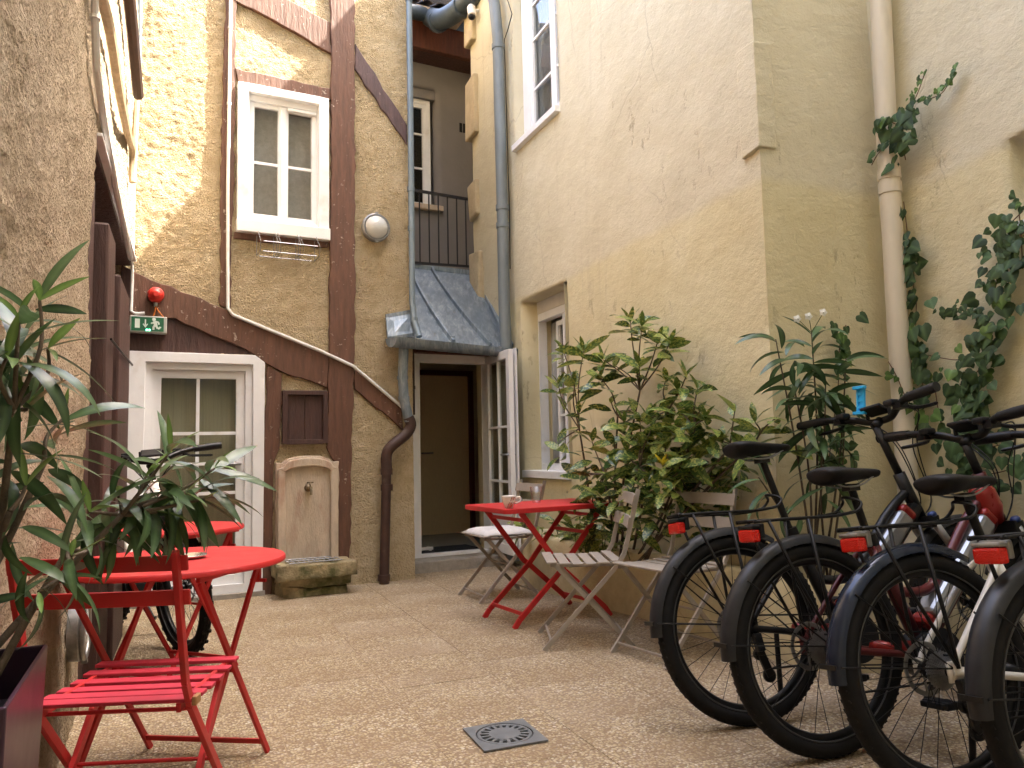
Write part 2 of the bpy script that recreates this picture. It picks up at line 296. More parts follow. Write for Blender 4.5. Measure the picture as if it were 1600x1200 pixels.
# ---------------------------------------------------------------- builders
ROOT = {}
def thing(name, label, cat, loc=(0, 0, 0), rot=(0, 0, 0), group=None, kind=None):
    o = bpy.data.objects.new(name, None); COL.objects.link(o); o.empty_display_size = .1
    o.location = loc; o.rotation_euler = rot
    if label: o['label'] = label
    if cat: o['category'] = cat
    if group: o['group'] = group
    if kind: o['kind'] = kind
    from mathutils import Euler
    ROOT[o.name] = (Matrix.Translation(V(loc)) @ Euler(rot).to_matrix().to_4x4()).inverted()
    return o
def tag(o, label, cat, group=None):
    o['label'] = label; o['category'] = cat
    if group: o['group'] = group
    return o
class MB:
    def __init__(s): s.v = []; s.f = []
    def add(s, vs, fs):
        n = len(s.v); s.v += [V(p) for p in vs]; s.f += [tuple(i+n for i in f) for f in fs]; return s
    def hexa(s, p):   # 8 pts: bottom 4 ccw, top 4 ccw
        return s.add(p, [(3, 2, 1, 0), (4, 5, 6, 7), (0, 1, 5, 4), (1, 2, 6, 5), (2, 3, 7, 6), (3, 0, 4, 7)])
    def box(s, c, sz, R=None):
        x, y, z = sz[0]/2, sz[1]/2, sz[2]/2; ps = [V(q) for q in ((-x, -y, -z), (x, -y, -z), (x, y, -z), (-x, y, -z), (-x, -y, z), (x, -y, z), (x, y, z), (-x, y, z))]
        if R is not None: ps = [R @ q for q in ps]
        return s.hexa([V(c)+q for q in ps])
    def fbox(s, fr, a, b, z0, z1, o0, o1):
        return s.hexa([fr.p(a, z0, o0), fr.p(b, z0, o0), fr.p(b, z0, o1), fr.p(a, z0, o1), fr.p(a, z1, o0), fr.p(b, z1, o0), fr.p(b, z1, o1), fr.p(a, z1, o1)])
    def fpoly(s, fr, pts, o0, o1):
        n = len(pts); vs = [fr.p(a, z, o0) for a, z in pts]+[fr.p(a, z, o1) for a, z in pts]
        return s.add(vs, [tuple(range(n)), tuple(range(2*n-1, n-1, -1))]+[(i, (i+1) % n, (i+1) % n+n, i+n) for i in range(n)])
    def bar(s, p, q, w, t, ref=(0, 0, 1)):
        p = V(p); q = V(q); d = (q-p).normalized(); a = V(ref) - d*d.dot(V(ref))
        if a.length < 1e-5: a = d.orthogonal()
        a.normalize(); b = d.cross(a); a = a*w/2; b = b*t/2
        return s.hexa([p-a-b, p+a-b, p+a+b, p-a+b, q-a-b, q+a-b, q+a+b, q-a+b])
    def path(s, pts, w, t, ref):
        for p, q in zip(pts, pts[1:]): s.bar(p, q, w, t, ref)
        return s
    def tube(s, pts, r, seg=8, closed=False, caps=True):
        pts = [V(p) for p in pts]; n = len(pts); rs = r if isinstance(r, (list, tuple)) else [r]*n
        ts = []
        for i in range(n):
            a = pts[i-1] if (i > 0 or closed) else pts[i]; b = pts[(i+1) % n] if (i < n-1 or closed) else pts[i]
            ts.append((b-a).normalized())
        x = ts[0].orthogonal().normalized(); vs = []
        for i in range(n):
            x = (x-ts[i]*x.dot(ts[i])); x.normalize(); y = ts[i].cross(x)
            for k in range(seg):
                a = 2*math.pi*k/seg; vs.append(pts[i]+(x*math.cos(a)+y*math.sin(a))*rs[i])
        fs = []
        for i in range(n if closed else n-1):
            j = (i+1) % n
            off = 0
            if closed and j == 0:
                d0 = vs[0]; off = min(range(seg), key=lambda k: (vs[i*seg+k]-d0).length)
            for k in range(seg):
                k2 = (k+1) % seg
                fs.append((i*seg+(k+off) % seg, i*seg+(k2+off) % seg, j*seg+k2, j*seg+k))
        if caps and not closed: fs += [tuple(range(seg-1, -1, -1)), tuple((n-1)*seg+k for k in range(seg))]
        return s.add(vs, fs)
    def lathe(s, prof, c=(0, 0, 0), axis=(0, 0, 1), seg=24, arc=2*math.pi, cap=True):
        z = V(axis).normalized(); x = z.orthogonal().normalized()
        if abs(z.z) > .99: x = V((1, 0, 0))
        y = z.cross(x); c = V(c); n = len(prof); vs = []; full = abs(arc-2*math.pi) < 1e-6
        m = seg if full else seg+1
        for k in range(m):
            a = arc*k/seg; d = x*math.cos(a)+y*math.sin(a)
            for r, h in prof: vs.append(c+d*r+z*h)
        fs = []
        for k in range(seg):
            k2 = (k+1) % m
            for i in range(n-1): fs.append((k*n+i, k2*n+i, k2*n+i+1, k*n+i+1))
        if full and cap:
            if prof[0][0] > 1e-5: fs.append(tuple(k*n for k in range(m-1, -1, -1)))
            if prof[-1][0] > 1e-5: fs.append(tuple(k*n+n-1 for k in range(m)))
        return s.add(vs, fs)
    def torus(s, c, R, r, axis=(0, 1, 0), sm=48, sg=10, a0=0, a1=2*math.pi, sq=1.0):
        z = V(axis).normalized(); x = V((1, 0, 0)) if abs(z.x) < .5 else V((0, 1, 0)); x = (x-z*x.dot(z)).normalized(); y = z.cross(x)
        full = abs(a1-a0-2*math.pi) < 1e-6; pts = []
        n = sm if full else sm+1; vs = []
        for i in range(n):
            a = a0+(a1-a0)*i/sm; d = x*math.cos(a)+y*math.sin(a)
            for k in range(sg):
                b = 2*math.pi*k/sg; vs.append(V(c)+d*(R+r*math.cos(b))+z*r*sq*math.sin(b))
        fs = []
        for i in range(sm):
            j = (i+1) % n
            for k in range(sg): fs.append((i*sg+k, j*sg+k, j*sg+(k+1) % sg, i*sg+(k+1) % sg))
        return s.add(vs, fs)
    def xform(s, Mx): s.v = [Mx @ p for p in s.v]; return s
    def mesh(s, name, mat, smooth=False):
        me = bpy.data.meshes.new(name); me.from_pydata(s.v, [], s.f)
        bm = bmesh.new(); bm.from_mesh(me)
        bmesh.ops.remove_doubles(bm, verts=bm.verts, dist=1e-5)
        bmesh.ops.recalc_face_normals(bm, faces=bm.faces); bm.to_mesh(me); bm.free()
        if mat: me.materials.append(M[mat] if isinstance(mat, str) else mat)
        if smooth:
            for p in me.polygons: p.use_smooth = True
        return me
    def build(s, name, mat, parent=None, world=True, smooth=False, bevel=0, kind=None, label=None, auto=None):
        root = parent
        while root is not None and root.parent is not None: root = root.parent
        if world and root is not None: s.xform(ROOT[root.name])
        me = s.mesh(name, mat, smooth or auto is not None)
        o = bpy.data.objects.new(name, me); COL.objects.link(o)
        if parent is not None: o.parent = parent
        if auto is not None:
            try: me.set_sharp_from_angle(angle=math.radians(auto))
            except Exception: pass
        if bevel:
            b = o.modifiers.new('bevel', 'BEVEL'); b.width = bevel; b.segments = 2; b.limit_method = 'ANGLE'; b.angle_limit = math.radians(40)
        if kind: o['kind'] = kind
        if label: o['label'] = label
        return o
def copy_tree(o, parent=None):
    c = o.copy(); COL.objects.link(c)
    if parent is not None: c.parent = parent
    for ch in list(o.children): copy_tree(ch, c)
    return c
class Fr:
    def __init__(s, o, d):
        s.o = V((o[0], o[1], 0)); s.d = V((d[0], d[1], 0)).normalized(); s.n = V((s.d.y, -s.d.x, 0))
    def p(s, a, z, off=0): return s.o+s.d*a+s.n*off+V((0, 0, z))
T = Fr((-1.99, 5.97), (.8865, .4627)); L = Fr((-.445, 0), (-.42, 1)); B = Fr((-.38, 8.25), (.42, -1))
D = Fr((1.38, 4.06), (.953, .301)); R = Fr((2.13, 4.30), (.42, -1)); O = Fr((-.917, 7.1), (.8865, .4627)); K = Fr((-.8, 9.5), (.8865, .4627))

def rough_poly(pts, step=.06, jit=.006):
    out = []
    for (a, b), (c, d) in zip(pts, pts[1:]+pts[:1]):
        n = max(1, int(math.hypot(c-a, d-b)/step))
        for i in range(n):
            t = i/n; j = jit if i else jit*.4
            out.append((a+(c-a)*t+random.uniform(-j, j), b+(d-b)*t+random.uniform(-j, j)))
    return out
def wallgrid(fr, a0, a1, z0, z1, step, holes=(), amp=.008, freq=12, off=0, amp2=.0, f2=2.5, hole_depth=0, seed=0, ragged=0):
    """displaced render coat: a grid over the wall, openings left out and given reveals"""
    mb = MB()
    def lines(lo, hi, cuts):
        n = max(1, round((hi-lo)/step)); ls = [lo+(hi-lo)*i/n for i in range(n+1)]
        for c in cuts:
            if lo < c < hi:
                i = min(range(1, len(ls)-1), key=lambda k: abs(ls[k]-c)); ls[i] = c
        return sorted(ls)
    xs = lines(a0, a1, [c for h in holes for c in h[:2]]); zs = lines(z0, z1, [c for h in holes for c in h[2:4]])
    nx, nz_ = len(xs), len(zs); vs = []
    for z in zs:
        for a in xs:
            q = V((a*freq+seed, z*freq, seed*1.7))
            h = noise.noise(q)*amp+noise.noise(q*2.3)*amp*.6+noise.noise(V((a*f2, z*f2, seed+5)))*amp2
            vs.append(fr.p(a, z, off+h))
    fs = []
    for j in range(nz_-1):
        for i in range(nx-1):
            ca = (xs[i]+xs[i+1])/2; cz = (zs[j]+zs[j+1])/2
            if any(h[0] < ca < h[1] and h[2] < cz < h[3] for h in holes): continue
            fs.append((j*nx+i, j*nx+i+1, (j+1)*nx+i+1, (j+1)*nx+i))
    mb.add(vs, fs)
    for h in holes:
        if len(h) > 4 and h[4]:
            d = h[4]
            is_ = [i for i, x in enumerate(xs) if h[0]-1e-6 <= x <= h[1]+1e-6]; js = [j for j, z in enumerate(zs) if h[2]-1e-6 <= z <= h[3]+1e-6]
            loop = [(i, js[0]) for i in is_]+[(is_[-1], j) for j in js[1:]]+[(i, js[-1]) for i in is_[-2::-1]]+[(is_[0], j) for j in js[-2:0:-1]]
            ring = [vs[j*nx+i] for i, j in loop]; back = [fr.p(xs[i], zs[j], off-d) for i, j in loop]; n = len(ring)
            mb.add(ring+back, [(k, (k+1) % n, (k+1) % n+n, k+n) for k in range(n)])
    return mb
def curve_pts(pts, n=6):
    """Catmull-Rom through points"""
    pts = [V(p) for p in pts]; P = [pts[0]]+pts+[pts[-1]]; out = []
    for i in range(1, len(P)-2):
        a, b, c, d = P[i-1:i+3]
        for k in range(n):
            t = k/n
            out.append(.5*((2*b)+(c-a)*t+(2*a-5*b+4*c-d)*t*t+(3*b-a-3*c+d)*t**3))
    out.append(pts[-1]); return out

# ================================================================ ground
g = MB().box((0, 0, -.12), (70, 70, .12)).build('ground', 'earth'); g['kind'] = 'structure'
court = MB().box((.2, 3.2, -.0275), (9, 14, .05)).build('courtyard_floor', 'mortar', world=False); court['kind'] = 'structure'; ROOT[court.name] = Matrix.Identity(4)
SL = .50; gx = V((.894, .447, 0)); gx = V((L.d.y, -L.d.x, 0)); gy = L.d
slab_me = []
for k in range(3):
    mb = MB().box((0, 0, -.012), (SL-.0036, SL-.0036, .024)); slab_me.append(mb.mesh('paving_slab', 'aggregate'))
rotz = math.atan2(gx.y, gx.x); c0 = V((-.06, 2.94, 0))
def inside(p):
    q = p-L.o; 
    if q.dot(L.n) < -.3 or (p-T.o).dot(T.n) < -1.3 or (p-B.o).dot(B.n) < -.3 and (p-R.o).dot(R.n) < -.3: return False
    return True
for i in range(-9, 9):
    for j in range(-6, 14):
        p = c0+gx*(i*SL)+gy*(j*SL+(SL*.5 if i % 2 else 0))
        if not inside(p) or p.y < .3 or p.y > 7.6 or abs(p.x) > p.y*.75+.9: continue
        o = bpy.data.objects.new('paving_slab', slab_me[0]); COL.objects.link(o); o.parent = court
        o.location = (p.x, p.y, random.uniform(-.0005, .0005)); o.rotation_euler = (random.uniform(-.001, .001), random.uniform(-.001, .001), rotz)

# ================================================================ half-timbered house
H = thing('half_timbered_house', 'half timbered house with rough tan plaster and brown painted beams', 'house', (-1.99, 5.97, 0))
tx0, tx1 = -.99, 1.285
dr = (-.885, .0, -.1, 1.80); wn = (-.135, .525, 2.86, 3.985)
wallgrid(T, tx0, tx1, -.05, 6.6, .0145, [(*dr, .25), (*wn, .16)], amp=.0065, freq=27, amp2=.012, f2=2.3, off=-.004, seed=1).build('wall', 'cast', H, smooth=True)
MB().fbox(T, tx0-.2, tx1-.012, 1.86, 6.6, -3, -.26).fbox(T, tx0-.2, -.93, 0, 1.86, -3, -.26).fbox(T, .05, tx1-.012, 0, 1.86, -3, -.26).fbox(T, tx1-.03, tx1-.008, 0, 6.6, -.26, -.02).build('wall', 'cast', H)
def timber(pts, o1=.022, o0=-.08, mat='timber', par=H, jit=.009, name='timber'):
    return MB().fpoly(T, rough_poly(pts, .07, jit), o0, o1).build(name, mat, par, bevel=.006)
timber([(0.580,5.149), (0.577,3.237), (0.553,1.839), (0.541,1.110), (0.614,0.979), (0.612,0.113), (0.721,0.128), (0.741,1.106), (0.772,1.954), (0.781,3.265), (0.787,5.207)], .035, name='post')
timber([(-0.289,4.905), (-0.263,4.697), (-0.284,3.323), (-0.282,2.216), (-0.207,2.191), (-0.184,3.338), (-0.181,4.718), (-0.183,4.935)], .020, name='post')
timber([(0.073,1.766), (0.048,1.054), (0.025,0.008), (0.116,-0.011), (0.130,1.017), (0.174,1.116), (0.186,1.703)], .018, name='post')
timber([(-0.186,4.138), (0.573,4.123), (0.573,4.022), (-0.165,4.025)], .026, name='lintel')
timber([(-0.179,2.812), (0.555,2.810), (0.554,2.761), (-0.184,2.751)], .020, name='sill_beam')
timber([(-0.195,4.698), (-0.226,4.923), (-0.227,4.950), (0.574,4.706), (0.584,4.430), (0.176,4.585)], .024, name='brace')
timber([(0.790,4.580), (1.258,3.935), (1.256,3.754), (0.789,4.344)], .014, mat='purplewood', name='brace')
timber([(-0.896,2.432), (-0.282,2.206), (-0.074,2.104), (0.553,1.860), (0.547,1.597), (0.186,1.713), (0.073,1.771), (-0.091,1.881), (-0.597,2.097), (-0.911,2.093)], .028, name='brace')
timber([(0.771,1.772), (1.179,1.461), (1.188,1.249), (0.770,1.591)], .026, name='brace')
timber([(-0.924,2.116), (-0.597,2.127), (-0.091,1.891), (-0.024,1.848), (-0.914,1.828)], .006, mat='brownwood', name='board', jit=.001)
timber([(-0.960,2.469), (-0.883,2.433), (-0.910,2.069), (-0.964,2.066)], .03, mat='brownwood', name='post', jit=.001)
# window
g0x, g1x, g2x, g3x = (-0.034,3.388)[0], (0.145,3.416)[0], (0.247,3.416)[0], (0.428,3.444)[0]
W = MB().fbox(T, -.165, -.085, 2.90, 4.02, -.02, .05).fbox(T, .475, .555, 2.90, 4.02, -.02, .05).fbox(T, -.085, .475, 3.955, 4.02, -.02, .05).build('window', 'white', H, bevel=.003)
MB().fbox(T, -.17, .56, 2.805, 2.905, -.02, .075).build('sill', 'white', W, bevel=.006)
fo_ = g0x-.036
MB().fbox(T, -.085, fo_, 2.905, 3.955, -.10, .0).fbox(T, g3x+.036, .475, 2.905, 3.955, -.10, .0).fbox(T, fo_, g3x+.036, 3.905, 3.955, -.10, .0).fbox(T, fo_, g3x+.036, 2.905, 2.945, -.10, .0).build('frame', 'white', W, bevel=.003)
def sash(par, fr, x0, x1, z0, z1, o, st=.042, muntz=(), name='sash', glass='glass', muntx=(), dep=.04, mz=.022):
    mb = MB(); mb.fbox(fr, x0, x0+st, z0, z1, o-dep, o).fbox(fr, x1-st, x1, z0, z1, o-dep, o).fbox(fr, x0+st, x1-st, z0, z0+st*1.1, o-dep, o).fbox(fr, x0+st, x1-st, z1-st, z1, o-dep, o)
    s = mb.build(name, 'white', par, bevel=.004)
    for zc in muntz: MB().fbox(fr, x0+st, x1-st, zc-mz/2, zc+mz/2, o-dep+.004, o-.006).build('muntin', 'white', s)
    for xc in muntx: MB().fbox(fr, xc-mz/2, xc+mz/2, z0+st*1.1, z1-st, o-dep+.005, o-.007).build('muntin', 'white', s)
    MB().fbox(fr, x0+st, x1-st, z0+st*1.1, z1-st, o-dep*.62, o-dep*.5).build('pane', glass, s)
    return s
def tb(*a): pass
zm = (0.055,3.407)[1]; gm = (g1x+g2x)/2
sash(W, T, fo_, gm-.003, 2.945, 3.905, -.02, .036, [zm]); sash(W, T, gm+.003, g3x+.036, 2.945, 3.905, -.02, .036, [zm])
MB().fbox(T, gm-.02, gm+.02, 2.95, 3.895, -.025, -.004).build('stile', 'white', W, bevel=.003)
MB().fbox(T, gm+.03, g3x+.03, 3.872, 3.895, -.02, .012).build('vent_strip', 'white', W, bevel=.002)
MB().fbox(T, -.13, .52, 2.8, 4.05, -.135, -.13).build('blind', 'room', W)
def curtain(par, fr, x0, x1, z0, z1, o, amp=.02, n=9, mat='curtain'):
    mb = MB(); vs = []; k = n*6
    for i in range(k+1):
        t = i/k; a = x0+(x1-x0)*t
        for z in (z0, z1): vs.append(fr.p(a, z, o+amp*math.sin(t*n*2*math.pi+z)*(.6+.4*math.sin(t*17))))
    mb.add(vs, [(2*i, 2*i+2, 2*i+3, 2*i+1) for i in range(k)]); o_ = mb.build('curtain', mat, par, smooth=True)
    sd = o_.modifiers.new('thick', 'SOLIDIFY'); sd.thickness = .002; return o_
# door with white casing
dz = 1.84
Dr = MB().fpoly(T, [(-.915, .03), (-.79, .03), (-.79, 1.765), (-.035, 1.765), (-.035, .03), (.045, .03), (.055, 1.785), (-.02, dz), (-.915, dz)], -.05, .032).build('door', 'white', H, bevel=.004)
MB().fbox(T, -.79, -.745, .03, 1.765, -.12, .0).fbox(T, -.085, -.035, .03, 1.765, -.12, .0).fbox(T, -.745, -.085, 1.715, 1.765, -.12, .0).fbox(T, -.745, -.085, .03, .10, -.12, .0).build('frame', 'white', Dr, bevel=.003)
zs = [(-0.421,1.237)[1], (-0.416,0.784)[1]]
sash(Dr, T, -.745, -.085, .10, 1.715, -.03, .062, zs, 'door_leaf', 'doorglass', [(-0.424,1.415)[0]], mz=.024)
zh = (-0.419,1.008)[1]
MB().fbox(T, -.72, -.12, zh-.012, zh+.012, -.025, -.008).build('rail', 'white', Dr)
MB().tube([T.p(-.12, 1.0, -.02), T.p(-.12, 1.0, .03), T.p(-.22, 1.0, .03)], .009).build('handle', 'silver', Dr, smooth=True)
MB().fbox(T, -.90, .03, 0, 1.83, -1.3, -1.28).fbox(T, -.93, -.9, 0, 1.83, -1.3, -.25).fbox(T, .02, .05, 0, 1.83, -1.3, -.25).build('room', 'room', H)
curtain(H, T, -.88, .02, .1, 1.8, -.14, .010, 8, 'netcurtain')  # added pale sheet imitating the reflection in the door panes
MB().fbox(T, -.95, .06, -.02, .035, -.2, .05).build('threshold', 'concrete', H)
# meter cupboard
mc = MB()
x0, x1, z0, z1 = (0.187,1.560)[0], (0.542,1.368)[0], (0.188,1.146)[1], (0.337,1.568)[1]
mc.fbox(T, x0, x0+.038, z0, z1, -.02, .05).fbox(T, x1-.035, x1, z0, z1, -.02, .05).fbox(T, x0+.038, x1-.035, z0, z0+.035, -.02, .05).fbox(T, x0+.038, x1-.035, z1-.035, z1, -.02, .05)
q = mc.build('meter_cupboard', 'brownwood', H, bevel=.004)
xm = (x0+x1)/2
for a, b in ((x0+.038, xm-.002), (xm+.002, x1-.035)): MB().fbox(T, a, b, z0+.035, z1-.035, 0, .018).build('panel', 'brownwood', q, bevel=.002)

# ================================================================ left rough-cast house
LH = thing('rough_cast_house', 'house wall of coarse grey tan rough cast along the left side', 'house', (-.445, 0, 0))
ov = 3.60; oz = 2.50; vend = 6.02
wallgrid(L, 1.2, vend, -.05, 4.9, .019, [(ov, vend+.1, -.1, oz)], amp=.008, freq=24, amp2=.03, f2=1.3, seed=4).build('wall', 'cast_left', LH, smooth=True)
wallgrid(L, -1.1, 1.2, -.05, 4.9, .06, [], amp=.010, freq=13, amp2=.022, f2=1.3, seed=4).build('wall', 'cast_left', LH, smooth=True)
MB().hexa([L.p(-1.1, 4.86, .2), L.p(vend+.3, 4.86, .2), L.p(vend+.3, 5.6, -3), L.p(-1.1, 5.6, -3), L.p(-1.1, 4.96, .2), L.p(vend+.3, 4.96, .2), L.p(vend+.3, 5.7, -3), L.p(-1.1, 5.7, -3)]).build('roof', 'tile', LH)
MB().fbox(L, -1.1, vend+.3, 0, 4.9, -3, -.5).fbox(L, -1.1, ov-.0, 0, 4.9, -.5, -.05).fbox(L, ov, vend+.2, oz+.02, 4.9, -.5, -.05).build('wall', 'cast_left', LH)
bt = [(ov+.0, (3.823,1.701)[0], 2.36, -.015), ((3.823,1.701)[0], (4.186,1.762)[0], 2.17, .045), ((4.186,1.762)[0], (4.447,1.805)[0], 2.12, -.01), ((4.447,1.805)[0], (5.124,1.919)[0], 2.06, .05), ((5.124,1.919)[0], 5.98, 2.02, .0)]
for a, b, z, o in bt: MB().fbox(L, a+.004, b-.004, -.02, z, -.2, o).build('door_board', 'brownwood', LH, bevel=.012)
MB().fbox(L, ov+.004, vend-.02, oz-.035, oz-.004, -.29, -.004).build('lintel', 'brownwood', LH, bevel=.004)
MB().fbox(L, ov, vend-.02, oz-.002, oz+.014, -.06, .03).build('drip_strip', 'white', LH, bevel=.003)
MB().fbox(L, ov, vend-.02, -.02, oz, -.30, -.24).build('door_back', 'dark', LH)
MB().tube([L.p(bt[1][0]+.05, 1.62, .06), L.p(bt[3][1]+.2, 1.66, .06)], .006, 6).build('hinge', 'black', LH)

# ================================================================ beige house
BH = thing('beige_house', 'tall pale beige limewashed house with a stepped corner filling the right side', 'house', (1.38, 4.06, 0))
bl = 4.545; dl = .787
hlo = (1.262, 2.178, .86, 2.436); hup = (1.225, 2.15, 3.95, 5.55)
wallgrid(B, 0, bl, -.05, 6.92, .045, [(*hlo, .30), (*hup, .22)], amp=.0035, freq=7, amp2=.014, f2=1.0, seed=9).build('wall', 'lime', BH, smooth=True)
wallgrid(D, -.002, dl, -.05, 6.92, .045, [], amp=.003, freq=7, amp2=.010, f2=1.2, seed=3).build('wall', 'lime', BH, smooth=True)
rw = ((0.765,2.497)[0], (0.765,2.497)[0]+.95, (0.771,2.069)[1], (0.765,2.497)[1])
wallgrid(R, 0, 6.2, -.05, 6.92, .055, [(*rw, .26)], amp=.0035, freq=7, amp2=.016, f2=1.0, seed=6).build('wall', 'lime', BH, smooth=True)
MB().fbox(B, .02, 4.4, 0, 6.9, -4, -.42).fbox(R, .15, .69, 0, 6.9, -4, -.42).fbox(R, .69, 6.2, 0, 12.4, -4, -.42).fbox(R, .69, 6.2, 6.9, 12.4, -.42, .0).fbox(B, 0, .02, 0, 6.9, -.42, -.01).fbox(B, -2.6, .0, 2.6, 6.9, -4, -.55).build('wall', 'lime', BH)  # tall block over the right wall is unseen, added for its shadow edge
rf = MB().hexa([B.p(-2.6, 6.83, .2), B.p(4.7, 6.83, .2), B.p(4.7, 6.95, .2), B.p(-2.6, 6.95, .2), B.p(-2.6, 9.2, -4), B.p(4.7, 9.2, -4), B.p(4.7, 9.35, -4), B.p(-2.6, 9.35, -4)]).build('roof', 'tile', BH)
def quoin(fr, a, b, z0, z1, o0, o1):
    mb = MB().fbox(fr, a, b, z0, z1, o0, o1); 
    for i, p in enumerate(mb.v): mb.v[i] = p+V((random.uniform(-.015, .015), random.uniform(-.015, .015), random.uniform(-.02, .02)))
    mb.build('quoin', 'quoin', BH, bevel=.02)
quoin(B, -.07, .20, (0.104,5.577)[1], (0.168,5.995)[1], -.25, .055)
quoin(B, -.08, .22, (0.046,4.507)[1], (0.082,5.174)[1], -.25, .055)
quoin(B, -.05, .20, (0.099,3.588)[1], (0.120,3.974)[1], -.25, .05)
quoin(B, -.03, .24, (0.149,2.661)[1], (0.178,3.199)[1], -.25, .05)
# corner block
zc0, zc1 = (4.558,2.657)[1], (4.603,3.266)[1]
mb = MB().fpoly(B, rough_poly([(bl-.13, zc0-.012), (bl+.018, zc0+.012), (bl+.018, zc1), (bl-.13, zc1)], .1, .004), -.10, .022); mb.build('quoin', 'lime', BH, bevel=.006)
# lower window
WL = MB().fbox(B, 1.25, 2.17, .81, .875, -.22, .035).build('window', 'white', BH, bevel=.005)
a0 = (1.207,1.675,-0.160)[0]; zt = (1.333,2.323,-0.160)[1]
MB().fbox(B, a0-.02, 2.178, zt, 2.44, -.26, -.155).build('lintel_board', 'cream', WL, bevel=.003)
MB().fbox(B, a0-.02, a0+.075, .875, zt, -.24, -.16).fbox(B, 2.10, 2.178, .875, zt, -.24, -.16).fbox(B, a0+.075, 2.10, zt-.07, zt, -.24, -.16).fbox(B, a0+.075, 2.10, .875, .93, -.24, -.16).build('frame', 'white', WL, bevel=.004)
# tilted open sash and fixed one
mid = (a0+2.178)/2+.06
zmw = [(1.612,1.364,-0.160)[1]]
sash(WL, B, mid, 2.10, .93, zt-.07, -.17, .045, zmw)
s2 = sash(WL, B, a0+.30, mid+.01, .93, zt-.10, -.225, .045, zmw, 'open_sash')
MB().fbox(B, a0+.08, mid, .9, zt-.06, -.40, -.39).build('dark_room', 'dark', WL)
curtain(WL, B, mid-.02, 2.12, .9, zt-.08, -.30); curtain(WL, B, a0+.05, a0+.16, .9, zt-.08, -.30, n=3)
# upper window
WU = MB().fbox(B, 1.215, 2.16, 3.895, 3.955, -.15, .05).build('window', 'white', BH, bevel=.005)
b0 = (1.252,4.647,-0.080)[0]
MB().fbox(B, b0-.01, b0+.16, 3.955, 5.5, -.16, -.075).fbox(B, 2.09, 2.15, 3.955, 5.5, -.16, -.075).fbox(B, b0+.16, 2.09, 3.955, 4.02, -.16, -.075).build('frame', 'white', WU, bevel=.004)
mu = [(1.683,4.420,-0.090)[1], (1.713,4.904,-0.090)[1]]; mu = sorted(mu)+[5.25]
ms = (1.849,4.484,-0.090)[0]
sash(WU, B, b0+.16, ms+.04, 4.02, 5.5, -.085, .05, mu); sash(WU, B, ms+.045, 2.09, 4.02, 5.5, -.085, .05, mu)
curtain(WU, B, b0+.16, 2.10, 3.98, 5.5, -.15, .012, n=14)
# right window recess
WR = MB().fbox(R, rw[0], rw[1], rw[2]-.05, rw[2]+.012, -.22, .03).build('window', 'white', BH, bevel=.004)
MB().fbox(R, rw[0]+.01, rw[0]+.08, rw[2]+.012, rw[3], -.25, -.17).fbox(R, rw[0]+.08, rw[1], rw[3]-.07, rw[3], -.25, -.17).build('frame', 'white', WR, bevel=.003)
sash(WR, R, rw[0]+.08, rw[0]+.5, rw[2]+.012, rw[3]-.07, -.18, .045)
MB().fbox(R, rw[0]+.05, rw[1], rw[2], rw[3], -.42, -.40).build('dark_room', 'room', WR)

# ================================================================ back house above the porch
KH = thing('back_house', 'grey plastered upper storey set back behind the iron railing', 'house', (-.8, 9.5, 0))
kx0, kx1 = -2.2, 1.6
kw = ((-0.793,5.045)[0], (-0.098,5.170)[0], (-0.303,4.124)[1], (-0.282,5.665)[1])
wallgrid(K, kx0, kx1, 2.2, 6.5, .07, [(*kw, .16)], amp=.003, freq=6, amp2=.008, seed=12).build('wall', 'greywall', KH, smooth=True)
MB().fbox(K, kx0, kx1, 2.2, 6.6, -3, -.45).build('wall', 'greywall', KH)
wx1 = (-0.152,4.777,-0.100)[0]
KW = MB().fbox(K, kw[0], kw[1]+.06, kw[2]-.05, kw[2]+.02, -.15, .06).build('window', 'stone', KH, bevel=.012)
MB().fbox(K, wx1-.05, wx1, kw[2], kw[3]-.12, -.15, -.08).fbox(K, kw[0], wx1-.05, kw[3]-.18, kw[3]-.12, -.15, -.08).build('frame', 'white', KW, bevel=.003)
MB().fbox(K, kw[0], wx1+.15, kw[3]-.12, kw[3]+.01, -.17, -.03).build('lintel', 'greywall', KW)
sash(KW, K, wx1-.56, wx1-.05, kw[2]+.02, kw[3]-.18, -.09, .05, [(-0.295,5.090,-0.100)[1], (-0.301,4.645,-0.100)[1]])
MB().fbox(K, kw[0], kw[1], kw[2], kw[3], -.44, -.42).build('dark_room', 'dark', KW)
vv = (0.267,5.236)
for i in (0, 1): MB().fbox(K, vv[0]-.045+i*.05, vv[0]-.008+i*.05, vv[1]-.06, vv[1]+.06, -.02, .004).build('vent', 'void', KH)
